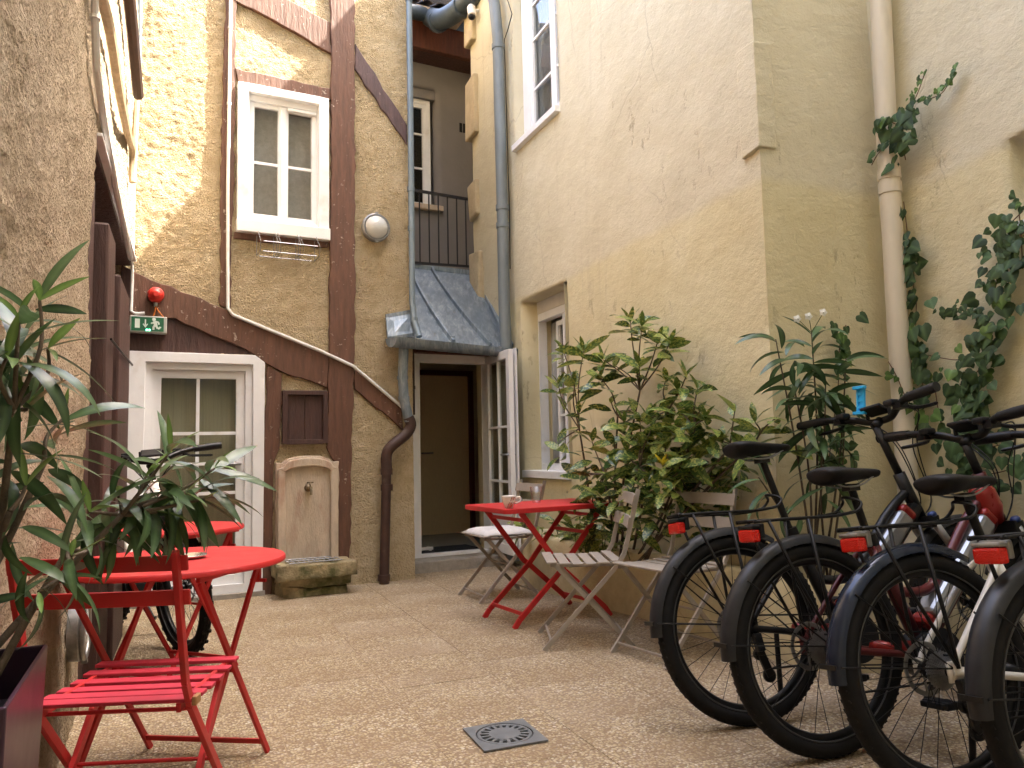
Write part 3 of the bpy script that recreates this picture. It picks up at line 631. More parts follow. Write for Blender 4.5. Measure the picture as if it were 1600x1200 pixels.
# eave: dark beam, soffit boards, rafter ends, tiles
be = (-0.535,5.983,0.350); bz = be[1]
MB().fbox(K, kx0, kx1, bz, bz+.34, .28, .36).build('fascia', 'fascia', KH, bevel=.008)
MB().fbox(K, kx0, kx1, bz+.0, bz+.04, .0, .28).build('soffit', 'brownwood', KH)
for px in (668, 704, 735, 760, 620):
    a = K_u = None
for a in ((-0.466,6.182,0.500)[0], (-0.072,6.222,0.500)[0]): MB().fbox(K, a-.12, a+.12, bz+.345, bz+.38, .30, .62).build('rafter_end', 'stone', KH, bevel=.006)
tz = bz+.40
tile_me = None
for i in range(15):
    a = -1.3+i*.17
    if tile_me is None:
        mb = MB(); pr = []
        for k in range(7):
            t = math.pi*k/6; pr.append((-math.cos(t)*.075, math.sin(t)*.045))
        vs = [];
        for dpt, lift in ((0, 0), (.4, .16)):
            for x, h in pr: vs.append(K.d*x-K.n*dpt+V((0, 0, h+lift)))
            for x, h in reversed(pr): vs.append(K.d*x*.8-K.n*dpt+V((0, 0, h*.8-.004+lift)))
        n = 14; mb.add(vs, [tuple(range(n)), tuple(range(2*n-1, n-1, -1))]+[(k, (k+1) % n, (k+1) % n+n, k+n) for k in range(n)])
        tile_me = mb.mesh('tile', 'tile')
    o = bpy.data.objects.new('tile', tile_me); COL.objects.link(o); o.parent = KH
    o.location = K.p(a, tz+random.uniform(-.006, .006), .66)-KH.location
rz = MB().hexa([K.p(kx0, tz-.04, .6), K.p(kx1, tz-.04, .6), K.p(kx1, tz, .6), K.p(kx0, tz, .6), K.p(kx0, tz+1.4, -3), K.p(kx1, tz+1.4, -3), K.p(kx1, tz+1.5, -3), K.p(kx0, tz+1.5, -3)]).build('roof', 'tile', KH)
ga = [K.p((-0.730,6.126,0.780)[0]-.3, (-0.730,6.126,0.780)[1], .78), (-0.836,8.950,6.365)]
gt = thing('eave_gutter', 'slate blue half round gutter under the tiled eave turning up at the corner', 'gutter', ga[0])
MB().lathe([(.085, -.02), (.085, 1.25), (.075, 1.25), (.075, -.02)], ga[0], (V(ga[1])-V(ga[0])), 16, math.pi*2).build('trough', 'gutterblue', gt, auto=50)
MB().tube(curve_pts([(-0.893,8.900,6.320), (-0.729,8.600,6.116), (-0.542,8.300,6.026), (-0.323,8.000,6.033), (-0.073,7.800,6.060)], 5), .115, 16).build('outlet_pipe', 'gutterblue', gt, auto=50)
MB().tube([(-0.792,8.720,6.156), (-0.764,8.660,6.128)], .128, 16).build('collar', 'gutterblue', gt, auto=50)
MB().tube([(-0.478,8.200,6.010), (-0.446,8.150,6.002)], .126, 16).build('collar', 'gutterblue', gt, auto=50)

# ================================================================ balcony railing
RL = thing('balcony_railing', 'thin black iron balcony railing above the zinc porch roof', 'railing', (-1, 8.4, 3.2))
ra, rb = V((-1.067,8.150,3.916)), V((-0.383,8.550,3.912)); rc, rd = V((-1.076,8.150,3.107)), V((-0.398,8.550,3.139))
rd.x, rd.y = rb.x, rb.y; rc.x, rc.y = ra.x, ra.y; back = V((.10, .75, 0))
MB().bar(ra, rb, .03, .02).bar(rb, rb+back, .03, .02).build('top_rail', 'railing', RL)
MB().bar(rc, rd, .025, .016).bar(rd, rd+back, .025, .016).build('bottom_rail', 'railing', RL)
for i in range(1, 8):
    t = i/7; p, q = ra.lerp(rb, t), rc.lerp(rd, t); MB().tube([q-V((0, 0, .05 if i == 7 else 0)), p], .014 if i == 7 else .0085, 6).build('baluster', 'railing', RL)
for i in range(1, 5):
    p, q = rb+back*i/4, rd+back*i/4; MB().tube([q, p], .0085, 6).build('baluster', 'railing', RL)

# ================================================================ entrance porch: zinc roof, door, hall
PO = thing('entrance_porch', 'entrance porch with a lean-to standing seam zinc roof', 'porch', (-.5, 7.0, 0))
e0, e1 = V(T.p(*(1.015,2.001,0.200))), V((0.008,7.300,2.021)); q0, q1 = V((-1.084,8.200,3.063)), V((-0.359,8.450,3.019))
th = V((0, 0, -.03))
mb = MB(); k = 8; vs = []
for hh in (V((0, 0, 0)), th):
    for i in range(k+1):
        for j in range(k+1): vs.append(e0.lerp(e1, i/k).lerp(q0.lerp(q1, i/k), j/k)+hh)
m1 = k+1; o2 = m1*m1; fs = [(i*m1+j, (i+1)*m1+j, (i+1)*m1+j+1, i*m1+j+1) for i in range(k) for j in range(k)]
fs += [tuple(a+o2 for a in f[::-1]) for f in fs]
for a_, b_ in [((i, 0), (i+1, 0)) for i in range(k)]+[((i, k), (i+1, k)) for i in range(k)]+[((0, j), (0, j+1)) for j in range(k)]+[((k, j), (k, j+1)) for j in range(k)]:
    a_ = a_[0]*m1+a_[1]; b_ = b_[0]*m1+b_[1]; fs.append((a_, b_, b_+o2, a_+o2))
mb.add(vs, fs).build('roof', 'zinc', PO, auto=30)
def rp(u_, v_): return e0.lerp(e1, u_).lerp(q0.lerp(q1, u_), v_)
def seam(ua, ub, wd=.026, hgt=.045, a=None, b=None):
    pts = [rp(ua+(ub-ua)*t/8, 1-t/8)+V((0, 0, hgt*.45)) for t in range(9)] if a is None else [a, b]
    return MB().path(pts, hgt, wd, (0, 0, 1)).build('seam', 'zinc', PO)
seam(.32, .80); seam(-.0, .48); seam(.97, .985, .05, .06); seam(0, 0, .03, .05, rp(0, 1)+V((0, 0, .02)), rp(1, 1)+V((0, 0, .02)))
for u_ in (.48, .80): MB().box(rp(u_, .02)+V((0, 0, .03)), (.05, .04, .05)).build('seam_clip', 'zinc', PO, bevel=.004)
# hip flashing to the left
h0, h1 = T.p(*(1.043,2.215,0.020)), T.p(*(1.267,2.268,0.020)); h2, h3 = T.p(*(0.996,2.010,0.210)), T.p(*(1.270,2.072,0.100))
MB().hexa([h0+th, h2+th, h3+th, h1+th, h0, h2, h3, h1]).build('flashing', 'zinc', PO, bevel=.003)
h4 = T.p(*(1.065,2.043,0.000)); MB().hexa([h0+th*.5-T.d*.004, h2+th-T.d*.004, h4+th-T.d*.004, h4+th*2-T.d*.004, h0+T.d*.004, h2+T.d*.004, h4+T.d*.004, h4+th*.5+T.d*.004]).build('flashing', 'zinc', PO)
seam(0, 0, .02, .03, h0, h1)
# gutter: half-round
gd = (e1-e0).normalized(); gn = V((gd.y, -gd.x, 0)).normalized()
def halfround(p, q, r, name, mat, par, t=.006):
    d = (q-p).normalized(); n_ = V((d.y, -d.x, 0)).normalized(); up = V((0, 0, 1)); mb = MB(); pr = []
    for k in range(11):
        a = math.pi*k/10; pr.append((-math.cos(a)*r, -math.sin(a)*r))
    for k in range(10, -1, -1):
        a = math.pi*k/10; pr.append((-math.cos(a)*(r-t), -math.sin(a)*(r-t)))
    vs = [p+n_*x+up*h for x, h in pr]+[q+n_*x+up*h for x, h in pr]; n = len(pr)
    mb.add(vs, [(k, (k+1) % n, (k+1) % n+n, k+n) for k in range(n)]+[tuple(range(11))[::-1], tuple(range(n, n+11))])
    return mb.build(name, mat, par, auto=40)
halfround(e0+gn*.045-gd*.02+V((0, 0, -.005)), e1+gn*.045+V((0, 0, -.012)), .078, 'gutter', 'zinc', PO)
MB().hexa([O.p(-.12, 1.975, .13), O.p(.95, 1.975, .05), O.p(.95, 1.975, -.0), O.p(-.12, 1.975, -.0), O.p(-.12, 2.10, .13), O.p(.95, 2.10, .05), O.p(.95, 2.10, -.0), O.p(-.12, 2.10, -.0)]).build('fascia', 'fascia', PO, bevel=.004)
MB().fbox(O, -.6, -.03, 0, 2.06, -.3, -.005).fbox(O, .80, .96, 0, 2.1, -.3, -.02).fbox(O, -.03, .80, 1.985, 2.10, -.3, -.01).build('wall', 'lime', PO)
MB().fbox(O, -.2, .9, -.03, .10, -.1, .26).build('step', 'concrete', PO, bevel=.012)
DF = MB().fbox(O, -.03, .055, .10, 1.985, -.08, .02).fbox(O, .735, .80, .10, 1.985, -.08, .02).fbox(O, .055, .735, 1.90, 1.985, -.08, .02).fbox(O, .055, .735, .10, .125, -.08, .02).build('door_frame', 'white', PO, bevel=.003)
# open glazed leaf, hinged on the right jamb, swung out to the camera
hp = O.p(.745, 0, .03); far_ = V((-0.030,6.860,1.079)); LF = Fr((hp.x, hp.y), (far_.x-hp.x, far_.y-hp.y))
ll = .66
lz = [(-0.186,7.100,1.272)[2], (-0.196,7.100,0.779)[2]]
# frame line runs hinge -> free edge; its face normal points left, towards the opening
leaf = sash(PO, LF, 0, ll, .14, 1.96, .02, .075, lz, 'door_leaf', 'doorglass', [ll*.5], .045, .02)
MB().fbox(LF, .075, ll-.075, .22, .52, -.018, .012).build('panel', 'white', leaf, bevel=.004)
curtain(leaf, LF, .08, ll-.08, .55, 1.88, -.030, .006, 7, 'netcurtain')
MB().fbox(LF, .04, ll+.03, .14, 1.97, -.050, -.042).build('edge_strip', 'white', leaf, bevel=.002)
for sd in (.035, -.045): MB().tube([LF.p(ll-.04, 1.02, 0), LF.p(ll-.04, 1.02, sd*1.4), LF.p(ll-.16, 1.02, sd*1.4)], .009, 8).build('handle', 'silver', leaf, smooth=True)
# hall behind the door
HF = MB().fbox(O, -.35, 1.9, .0, .10, -2.1, -.1).build('hall_floor', 'hallfloor'); HF['kind'] = 'structure'
MB().fbox(O, -.40, -.35, .0, 2.2, -2.1, -.1).fbox(O, 1.9, 1.95, .0, 2.2, -2.1, -.1).fbox(O, -.4, 1.95, .0, 2.2, -2.15, -2.1).fbox(O, -.4, 1.95, 2.15, 2.2, -2.1, -.1).build('hall_wall', 'hallwall', PO)
ia, ib = (0.620,1.113,-1.700)[0], (1.324,1.100,-1.700)[0]
ID = thing('inner_door', 'plain brown flush door with a maroon frame inside the dark hall', 'door', O.p(ia, .1, -1.7))
MB().fbox(O, ia, ib-.005, .11, 1.96, -1.74, -1.70).build('leaf', 'halldoor', ID, bevel=.003)
MB().fbox(O, ib, ib+.05, .10, 2.02, -1.8, -1.66).fbox(O, ia-.05, ib, 1.965, 2.02, -1.8, -1.66).build('frame', 'hallframe', ID, bevel=.003)
MB().fbox(O, ib+.05, 1.9, .10, 2.15, -1.8, -1.72).fbox(O, -.35, 1.9, 2.02, 2.15, -1.8, -1.71).build('side_panel', 'hallwall', ID)
MB().tube([O.p(ia+.10, 1.05, -1.70), O.p(ia+.10, 1.05, -1.64), O.p(ia+.22, 1.05, -1.64)], .01).build('handle', 'steel', ID)
mt = MB().fbox(O, .16, .76, .10, .115, -.58, -.12).build('doormat', 'mat', bevel=.003); tag(mt, 'dark navy doormat lying just inside the open entrance door', 'doormat')
wd = MB().fbox(O, .08, .30, .102, .118, -.40, -.36).fbox(O, .08, .30, .122, .150, -.33, -.31).fbox(O, .265, .285, .105, .15, -.40, -.31).build('doorstop', 'white', bevel=.002); tag(wd, 'small white doorstop bracket on the hall floor beside the mat', 'doorstop')

# ================================================================ behind the camera: unseen block added to darken the foreground
RH = thing('rear_light_block', 'plain unseen beige block added behind the viewer to hold back sky light', 'house', (0, -1, 0))
MB().box((1, -1.6, 6.5), (12, 1.2, 13)).build('wall', 'lime', RH)
MB().box((1, -1.6, 13.1), (12.4, 1.7, .2)).build('roof', 'tile', RH)

# ================================================================ pipes and wall fittings
def rings(par, pts, r, mat, h=.03):
    for p, d in pts:
        p = V(p); d = V(d).normalized(); MB().tube([p-d*h/2, p+d*h/2], r, 16).build('collar', mat, par, auto=40)
# grey downpipe on the beige house
bx = [(0.890,5.799,0.100), (0.995,5.467,0.100), (1.061,5.099,0.100), (1.078,3.352,0.100), (1.073,2.417,0.100), (1.128,1.438,0.100), (1.156,0.844,0.100)]
gp = thing('grey_downpipe', 'grey plastic downpipe running down the far corner of the beige house', 'downpipe', B.p(.8, 0, .1))
GP = [B.p(a, z, o) for a, z, o in bx]; GP.append(V((GP[-1].x, GP[-1].y, .05)))
MB().tube(GP, .056, 16).build('pipe', 'greypipe', gp, auto=40)
rings(gp, [(GP[2]+(GP[3]-GP[2])*t, GP[3]-GP[2]) for t in (.05, .98)]+[(GP[3]+(GP[4]-GP[3])*.15, GP[4]-GP[3])], .064, 'greypipe', .05)
# thin zinc pipe at the corner of the timbered house
zx = [(1.267,5.246,0.060), (1.269,3.658,0.060), (1.265,2.355,0.060)]
zp = thing('thin_zinc_pipe', 'thin blue grey zinc pipe along the right edge of the timbered wall', 'downpipe', T.p(1.25, 0, .06))
ZP = [T.p(a, z, o) for a, z, o in zx]+[T.p(*(1.270,2.184,0.090)), T.p(*(1.288,2.031,0.160))]
MB().tube(ZP, .027, 12).build('pipe', 'bluezinc', zp, auto=40)
rings(zp, [(ZP[0]+(ZP[2]-ZP[0])*t, ZP[2]-ZP[0]) for t in (.06, .66, .78)]+[(ZP[3], V((0, 0, 1)))], .032, 'bluezinc', .04)
# porch gutter pipe: zinc above, brown cast iron below
bp = thing('porch_downpipe', 'downpipe from the porch gutter, zinc above and brown iron below an elbow', 'downpipe', T.p(1.1, 0, .1))
d1 = [T.p(*(1.162,1.975,0.130)), T.p(*(1.151,1.684,0.120)), T.p(*(1.164,1.513,0.110)), T.p(*(1.207,1.320,0.110))]
MB().tube(d1, .042, 14).build('pipe', 'zinc', bp, auto=40); rings(bp, [(d1[1], V((0, 0, 1))), (d1[2], V((0, 0, 1)))], .047, 'zinc', .03)
d2 = curve_pts([T.p(*(1.201,1.353,0.110)), T.p(*(1.223,1.288,0.110)), T.p(*(1.181,1.209,0.100)), T.p(*(1.061,1.115,0.090)), T.p(*(1.019,1.042,0.080)), T.p(*(1.018,0.916,0.080))], 5)
MB().tube(d2, .046, 14).build('elbow', 'brownpipe', bp, auto=40)
g0 = T.p(*(0.989,0.114,0.080)); MB().tube([V(d2[-1]), V((g0.x, g0.y, -.01))], .040, 14).build('pipe', 'brownpipe', bp, auto=40)
rings(bp, [(V(d2[-1])+V((0, 0, -.01)), V((0, 0, 1))), (V(d2[-1])+V((0, 0, -.14)), V((0, 0, 1))), (V((g0.x, g0.y, .05)), V((0, 0, 1)))], .050, 'brownpipe', .05)
sp = thing('waste_pipe', 'slim dark brown pipe between the elbow and the entrance door frame', 'pipe', O.p(-.06, 1, .1))
MB().tube([O.p(-.045, 1.40, .10), O.p(-.045, 2.0, .10)], .022, 10).build('pipe', 'brownpipe', sp, auto=40); rings(sp, [(O.p(-.045, 1.65, .1), V((0, 0, 1)))], .027, 'brownpipe')
# beige pipe in the inner corner
pp = thing('beige_downpipe', 'thick beige painted downpipe in the inner corner of the right wall', 'downpipe', R.p(.0, 0, .1))
PB = [R.p(*(0.187,3.739,0.100)), R.p(*(0.162,2.710,0.100)), R.p(*(0.161,2.420,0.100)), R.p(*(0.151,1.711,0.100)), R.p(*(0.147,0.883,0.100))]; PB.append(V((PB[-1].x, PB[-1].y, .3)))
MB().tube(PB, .054, 18).build('pipe', 'beigepipe', pp, auto=40)
rings(pp, [(PB[2]+V((0, 0, .02)), PB[1]-PB[2]), (PB[2]+V((0, 0, .10)), PB[1]-PB[2])], .060, 'beigepipe', .06)
# conduits
def conduit(name, label, pts, r, mat, clips=()):
    t = thing(name, label, 'conduit', pts[0]); MB().tube(pts, r, 8).build('tube', mat, t, auto=40)
    for c in clips: MB().tube([V(pts[0]).lerp(V(pts[1]), c)+V((0, 0, -.008)), V(pts[0]).lerp(V(pts[1]), c)+V((0, 0, .008))], r*1.35, 8).build('clip', mat, t)
conduit('cable_conduit', 'white conduit running down the thin post and along the sloping beam', [T.p(*(-0.226,4.902,0.035)), T.p(*(-0.234,3.113,0.035)), T.p(*(-0.226,2.194,0.035)), T.p(*(-0.188,2.145,0.040)), T.p(*(0.478,1.893,0.050)), T.p(*(0.751,1.776,0.050)), T.p(*(1.171,1.442,0.040))], .0135, 'conduit', (.25, .6))
lo = .03
conduit('cable_conduit', 'white bent conduit slanting down the sunlit left wall above the brown boards', [L.p(*(3.136,3.034,0.030)), L.p(*(3.330,2.675,0.030)), L.p(*(3.577,2.601,0.030)), L.p(*(4.247,2.488,0.030)), L.p(*(5.417,2.382,0.030))], .016, 'conduit', (.5,))
conduit('cable_conduit', 'tan crooked pipe fixed to the sunlit left wall', curve_pts([L.p(*(3.138,2.983,0.040)), L.p(*(3.711,3.049,0.040)), L.p(*(4.220,3.001,0.040)), L.p(*(4.858,3.012,0.040)), L.p(*(5.385,3.116,0.030)), L.p(*(5.445,2.912,0.030))], 4), .024, 'tanpipe')
conduit('cable_conduit', 'brown pipe near the corner at the top of the left wall', [L.p(*(4.399,3.755,0.050)), L.p(*(4.889,3.687,0.050)), L.p(*(5.510,3.549,0.050))], .035, 'brownpipe')
conduit('cable_conduit', 'tan pipe in the corner between left wall and timbered wall', [T.p(*(-0.883,3.758,0.040)), T.p(*(-0.899,3.019,0.040)), T.p(*(-0.898,2.499,0.040))], .022, 'tanpipe')
conduit('cable_conduit', 'pale blue pipe in the top left corner of the timbered wall', [T.p(*(-0.878,4.723,0.030)), T.p(*(-0.877,3.963,0.030))], .022, 'bluezinc')
conduit('cable_conduit', 'short white conduit dropping to the green exit sign', [T.p(*(-0.895,2.536,0.050)), T.p(*(-0.888,2.417,0.050)), T.p(*(-0.891,2.128,0.050)), T.p(*(-0.862,2.111,0.050)), T.p(*(-0.803,2.120,0.045))], .011, 'conduit')
conduit('loose_cable', 'thin dark cable hanging beside the grey downpipe', [B.p(*(1.115,5.546,0.030)), B.p(*(1.262,5.253,0.030)), B.p(*(1.142,5.149,0.030)), B.p(*(1.032,5.117,0.020)), B.p(*(1.063,3.365,0.020)), B.p(*(1.046,2.801,0.020))], .005, 'black')
# bulkhead lamps
def bulkhead(fr, a, z, r, label, o=0.0, dm=.075):
    t = thing('wall_lamp', label, 'wall lamp', fr.p(a, z, o), group='round bulkhead wall lamps')
    c = fr.p(a, z, o)
    MB().lathe([(r, 0), (r*1.02, .035), (r*.9, .05), (r*.86, .045)], c, fr.n, 28).build('base', 'steel', t, auto=40)
    MB().lathe([(r*.84, .04)]+[(r*.84*math.cos(k*math.pi/16), .045+dm*math.sin(k*math.pi/16)) for k in range(1, 9)], c, fr.n, 28).build('lens', 'lampglass', t, smooth=True)
    MB().torus(c+fr.n*.05, r*.93, .011, fr.n, 28, 8).build('rim', 'steel', t, smooth=True)
    MB().bar(c+fr.n*.05+V((0, 0, r)), c+fr.n*.05+V((0, 0, r*1.1)), .03, .02, fr.d).bar(c+fr.n*.05-V((0, 0, r)), c+fr.n*.05-V((0, 0, r*1.1)), .03, .02, fr.d).build('clip', 'steel', t)
bulkhead(T, *(0.954,2.964), .118, 'round glass bulkhead lamp on the plaster strip right of the tall post', .01)
bulkhead(L, *(3.239,0.410), .115, 'round bulkhead lamp low on the rough left wall beside the red chair', .0, .015)
# alarm sounder and exit sign
al = thing('alarm_sounder', 'round red fire alarm sounder with orange wires on the sloping beam', 'alarm', T.p(*(-0.731,2.258), .03)); c = T.p(*(-0.731,2.258), .03)
MB().lathe([(.056, 0), (.058, .03), (.05, .055), (.03, .066), (.028, .072), (.018, .078), (0, .078)], c, T.n, 28).build('body', 'alarm', al, auto=30)
for k in range(14):
    a = k*math.pi/7; d = T.d*math.cos(a)+V((0, 0, 1))*math.sin(a); MB().bar(c+T.n*.062+d*.030, c+T.n*.056+d*.046, .004, .006, T.n).build('rib', 'alarm', al)
MB().lathe([(.015, 0), (.012, -.03), (.0, -.03)], c+V((0, 0, -.055))+T.n*.02, (0, 0, 1), 12).build('gland', 'signbody', al, smooth=True)
for s_ in (-1, 1): MB().tube(curve_pts([c+V((0, 0, -.085))+T.n*.02, c+V((0, 0, -.12))+T.d*(.008+.012*s_)+T.n*.03, c+V((0, 0, -.165))+T.d*(.02+.035*s_)+T.n*.03], 4), .0045, 6).build('wire', 'wire', al, smooth=True)
sx0, sx1, sz0, sz1 = (-0.901,2.032)[0], (-0.653,2.046)[0], (-0.773,1.972)[1], (-0.775,2.096)[1]
ex = thing('exit_sign', 'green emergency exit sign with arrow and running figure over the white door', 'sign', T.p((sx0+sx1)/2, sz0, .05))
MB().fbox(T, sx0, sx1, sz0, sz1, .0, .07).build('case', 'signbody', ex, bevel=.006)
MB().fbox(T, sx0+.012, sx1-.022, sz0+.012, sz1-.010, .06, .0725).build('panel', 'signgreen', ex)
sw, sh = sx1-sx0, sz1-sz0
def sg(pts, name='mark'):
    return MB().fpoly(T, [(sx0+x*sw, sz0+y*sh) for x, y in pts], .0725, .0742)
sg([(.14, .26), (.27, .26), (.27, .80), (.14, .80)]).build('door_symbol', 'signwhite', ex)
ar = sg([(.40, .42), (.435, .42), (.435, .78), (.40, .78)])
ar.add(*(lambda m: (m.v, m.f))(sg([(.345, .50), (.418, .28), (.49, .50), (.465, .53), (.418, .40), (.37, .53)]))); ar.build('arrow', 'signwhite', ex)
mn = MB()
def limb(pts, wd):
    for (x, y), (p, q) in zip(pts, pts[1:]):
        a = T.p(sx0+x*sw, sz0+y*sh, .0734); b_ = T.p(sx0+p*sw, sz0+q*sh, .0734); mn.bar(a, b_, wd, .0016, (b_-a).cross(T.n))
mn.lathe([(.0125, 0), (.0125, .0016)], T.p(sx0+.645*sw, sz0+.80*sh, .0728), T.n, 14)
limb([(.665, .70), (.70, .42)], .024); limb([(.66, .66), (.60, .56), (.565, .58)], .011); limb([(.68, .68), (.77, .64), (.78, .50)], .011)
limb([(.69, .44), (.635, .38), (.635, .18)], .014); limb([(.70, .44), (.75, .26), (.81, .30), (.815, .38)], .014)
mn.build('running_figure', 'signwhite', ex)
for x in (.46, .53): MB().lathe([(.007, 0), (.004, .004), (0, .004)], T.p(sx0+x*sw, sz0+.16*sh, .073), T.n, 10).build('indicator_light', 'led', ex)
# security camera
sc_ = thing('security_camera', 'white dome security camera on the top corner of the beige house', 'camera', B.p(.1, (0.060,5.944)[1], .1)); c = V((-0.346,7.950,5.812))
MB().lathe([(.045, .05), (.045, -.045), (.04, -.05)], c, (-.1, .15, 1), 18).lathe([(.046, .05), (.03, .075), (0, .08)], c, (-.1, .15, 1), 18).build('body', 'camwhite', sc_, auto=40)
MB().lathe([(.04, 0), (.038, -.02), (.026, -.036), (0, -.042)], c+V((0, 0, -.05)), (0, -.05, 1), 18).build('lens', 'plastic', sc_, smooth=True)
MB().tube([c+V((.03, .02, .02)), c+V((.12, .06, .05))], .02, 8).box(c+V((.13, .05, .06)), (.07, .07, .14)).build('bracket', 'camwhite', sc_, bevel=.01)
# wire flower box holder
wb = thing('wire_flower_holder', 'empty wire flower box holder hanging under the upstairs window', 'holder', T.p(.1, 2.7, .1))
wx0, wx1, wz0, wz1 = (-0.014,2.635)[0], (0.439,2.679)[0], (0.208,2.609)[1], (0.208,2.793)[1]
mb = MB()
for z, o in ((wz0+.02, .03), (wz0+.02, .20), (wz1-.09, .22)): mb.tube([T.p(wx0+.02, z, o), T.p(wx1-.02, z, o)], .003, 5)
for a in (wx0, wx0+.13, wx0+.15, wx1-.15, wx1-.13, wx1): mb.tube([T.p(a, wz1+.02, .09), T.p(a, wz1-.09, .22), T.p(a, wz0+.02, .20), T.p(a, wz0+.02, .03), T.p(a, wz1, .03)], .003, 5)
mb.build('wire_frame', 'steel', wb)
# ================================================================ wall fountain
fu0, fu1 = (0.141,0.670)[0], (0.623,0.645)[0]; fz1 = (0.378,1.052)[1]; fz0 = (0.378,0.248)[1]
FT = thing('wall_fountain', 'pale stone wall fountain with brass tap and mossy basin', 'fountain', T.p((fu0+fu1)/2, 0, .1))
arch = [(fu0, fz0-.1), (fu1, fz0-.1), (fu1+.01, fz1-.05)]
fm = (fu0+fu1)/2; hw = (fu1-fu0)/2
arch += [(fm+hw*.8*math.cos(t), fz1-.055+.055*math.sin(t)) for t in [k*math.pi/12 for k in range(13)]]+[(fu0-.005, fz1-.05)]
MB().fpoly(T, rough_poly(arch, .05, .005), -.02, .05).build('back_slab', 'stone', FT, bevel=.008)
inn = [(fm-hw*.72, fz0), (fm+hw*.72, fz0), (fm+hw*.72, fz1-.13)]+[(fm+hw*.72*math.cos(t), fz1-.13+.045*math.sin(t)) for t in [k*math.pi/12 for k in range(1, 12)]]+[(fm-hw*.72, fz1-.13)]
def rimprism(outer, inner_, o0, o1): pass
for a, b_ in ((fu0+.005, fm-hw*.72), (fm+hw*.72, fu1-.005)): MB().fbox(T, a, b_, fz0-.05, fz1-.10, .04, .085).build('pilaster', 'stone', FT, bevel=.012)
top = inn[2:-1]+[inn[-1]]
MB().fpoly(T, [(fu1-.005, fz1-.10)]+[(fm+hw*.8*math.cos(t), fz1-.085+.07*math.sin(t)) for t in [k*math.pi/12 for k in range(13)]]+[(fu0+.005, fz1-.10)]+[(a, z) for a, z in reversed(top)], .04, .088).build('arch', 'stone', FT, bevel=.01)
tc = T.p(*(0.383,0.798), .06)
MB().lathe([(.014, 0), (.014, .03), (.022, .03), (.022, .04), (.012, .05), (.012, .09), (0, .09)], tc, T.n, 14).tube([tc+T.n*.085, tc+T.n*.10+V((0, 0, -.02)), tc+T.n*.10+V((0, 0, -.05))], .010, 8).build('tap', 'brass', FT, auto=40)
MB().tube([tc+T.n*.07, tc+T.n*.07+V((0, 0, .045))], .006, 8).tube([tc+T.n*.07+V((0, 0, .045))-T.d*.025, tc+T.n*.07+V((0, 0, .045))+T.d*.025], .006, 8).build('tap_handle', 'brass', FT, smooth=True)
MB().lathe([(.03, 0), (.026, .012), (0, .014)], tc, T.n, 16).build('tap_rose', 'brass', FT, smooth=True)
def rough_block(a, b_, z0, z1, o0, o1, name, mat, amp=.014, n=7):
    mb = MB().fbox(T, a, b_, z0, z1, o0, o1); me = mb; bm = bmesh.new()
    vs = [bm.verts.new(p) for p in mb.v]
    for f in mb.f: bm.faces.new([vs[i] for i in f])
    bmesh.ops.subdivide_edges(bm, edges=bm.edges, cuts=n, use_grid_fill=True)
    for v in bm.verts: v.co += V((noise.noise(v.co*9), noise.noise(v.co*9+V((9, 0, 0))), noise.noise(v.co*9+V((0, 9, 0)))))*amp*1.6
    out = MB(); bm.verts.index_update(); out.v = [v.co.copy() for v in bm.verts]; out.f = [tuple(v.index for v in f.verts) for f in bm.faces]; bm.free()
    return out.build(name, mat, FT, smooth=True)
ba, bb = fu0-.04, fu1+.06; bo = .36
fl = fz0
rough_block(ba+.05, bb-.05, .0, (fl-.11)*.5-.004, .02, bo-.06, 'basin', 'basin', .018)
rough_block(ba+.035, bb-.035, (fl-.11)*.5+.004, fl-.10, .02, bo-.04, 'basin', 'basin', .018)
for a, b_, p, q in ((ba, bb, bo-.10, bo), (ba, ba+.11, .03, bo-.10), (bb-.11, bb, .03, bo-.10), (ba+.11, bb-.11, .03, .10)): rough_block(a, b_, fl-.11, fl-.005, p, q, 'basin_rim', 'basin', .010)
gr = MB()
for i in range(11): gr.tube([T.p(ba+.10+i*(bb-ba-.20)/10, fl+.004, .06), T.p(ba+.10+i*(bb-ba-.20)/10, fl+.004, bo-.07)], .004, 5)
for o_ in (.06, .16, bo-.07): gr.tube([T.p(ba+.09, fl+.006, o_), T.p(bb-.09, fl+.006, o_)], .004, 5)
gr.build('grille', 'steel', FT)
# ================================================================ planter along the beige wall
PL = thing('low_planter', 'low curved beige rendered planter wall along the foot of the beige house', 'planter', (.8, 4.8, 0))
def wallX(y): return 3.084-.42*y
pf = [(wallX(6.55)-.0, 6.55), (.06, 6.25), (.16, 5.95), (.30, 5.66), (.50, 5.30), (.82, 4.78), (1.09, 4.26), (1.25, 3.90), (1.46, 3.66), (1.90, 3.62), (2.40, 3.55)]
pf = [tuple(p)[:2] for p in curve_pts([(x, y, 0) for x, y in pf], 5)]
ptop = .405
inner = []
for i, (x, y) in enumerate(pf):
    a = pf[max(0, i-1)]; b_ = pf[min(len(pf)-1, i+1)]; d = V((b_[0]-a[0], b_[1]-a[1], 0)).normalized(); n_ = V((-d.y, d.x, 0))
    inner.append((x+n_.x*.09, y+n_.y*.09))
n = len(pf); mb = MB(); vs = []
zl = [-.03, .08, .2, .32, ptop-.02]
for i, (x, y) in enumerate(pf):
    for z in zl:
        h = noise.noise(V((x*4, y*4, z*4)))*.010; vs.append((x+h, y+h, z))
    ix, iy = inner[i]; vs += [(x+(ix-x)*.12, y+(iy-y)*.12, ptop+noise.noise(V((x*6, y*6, 0)))*.008), (ix, iy, ptop+noise.noise(V((x*6, y*6, 3)))*.008), (ix, iy, .2)]
k = 8; fs = []
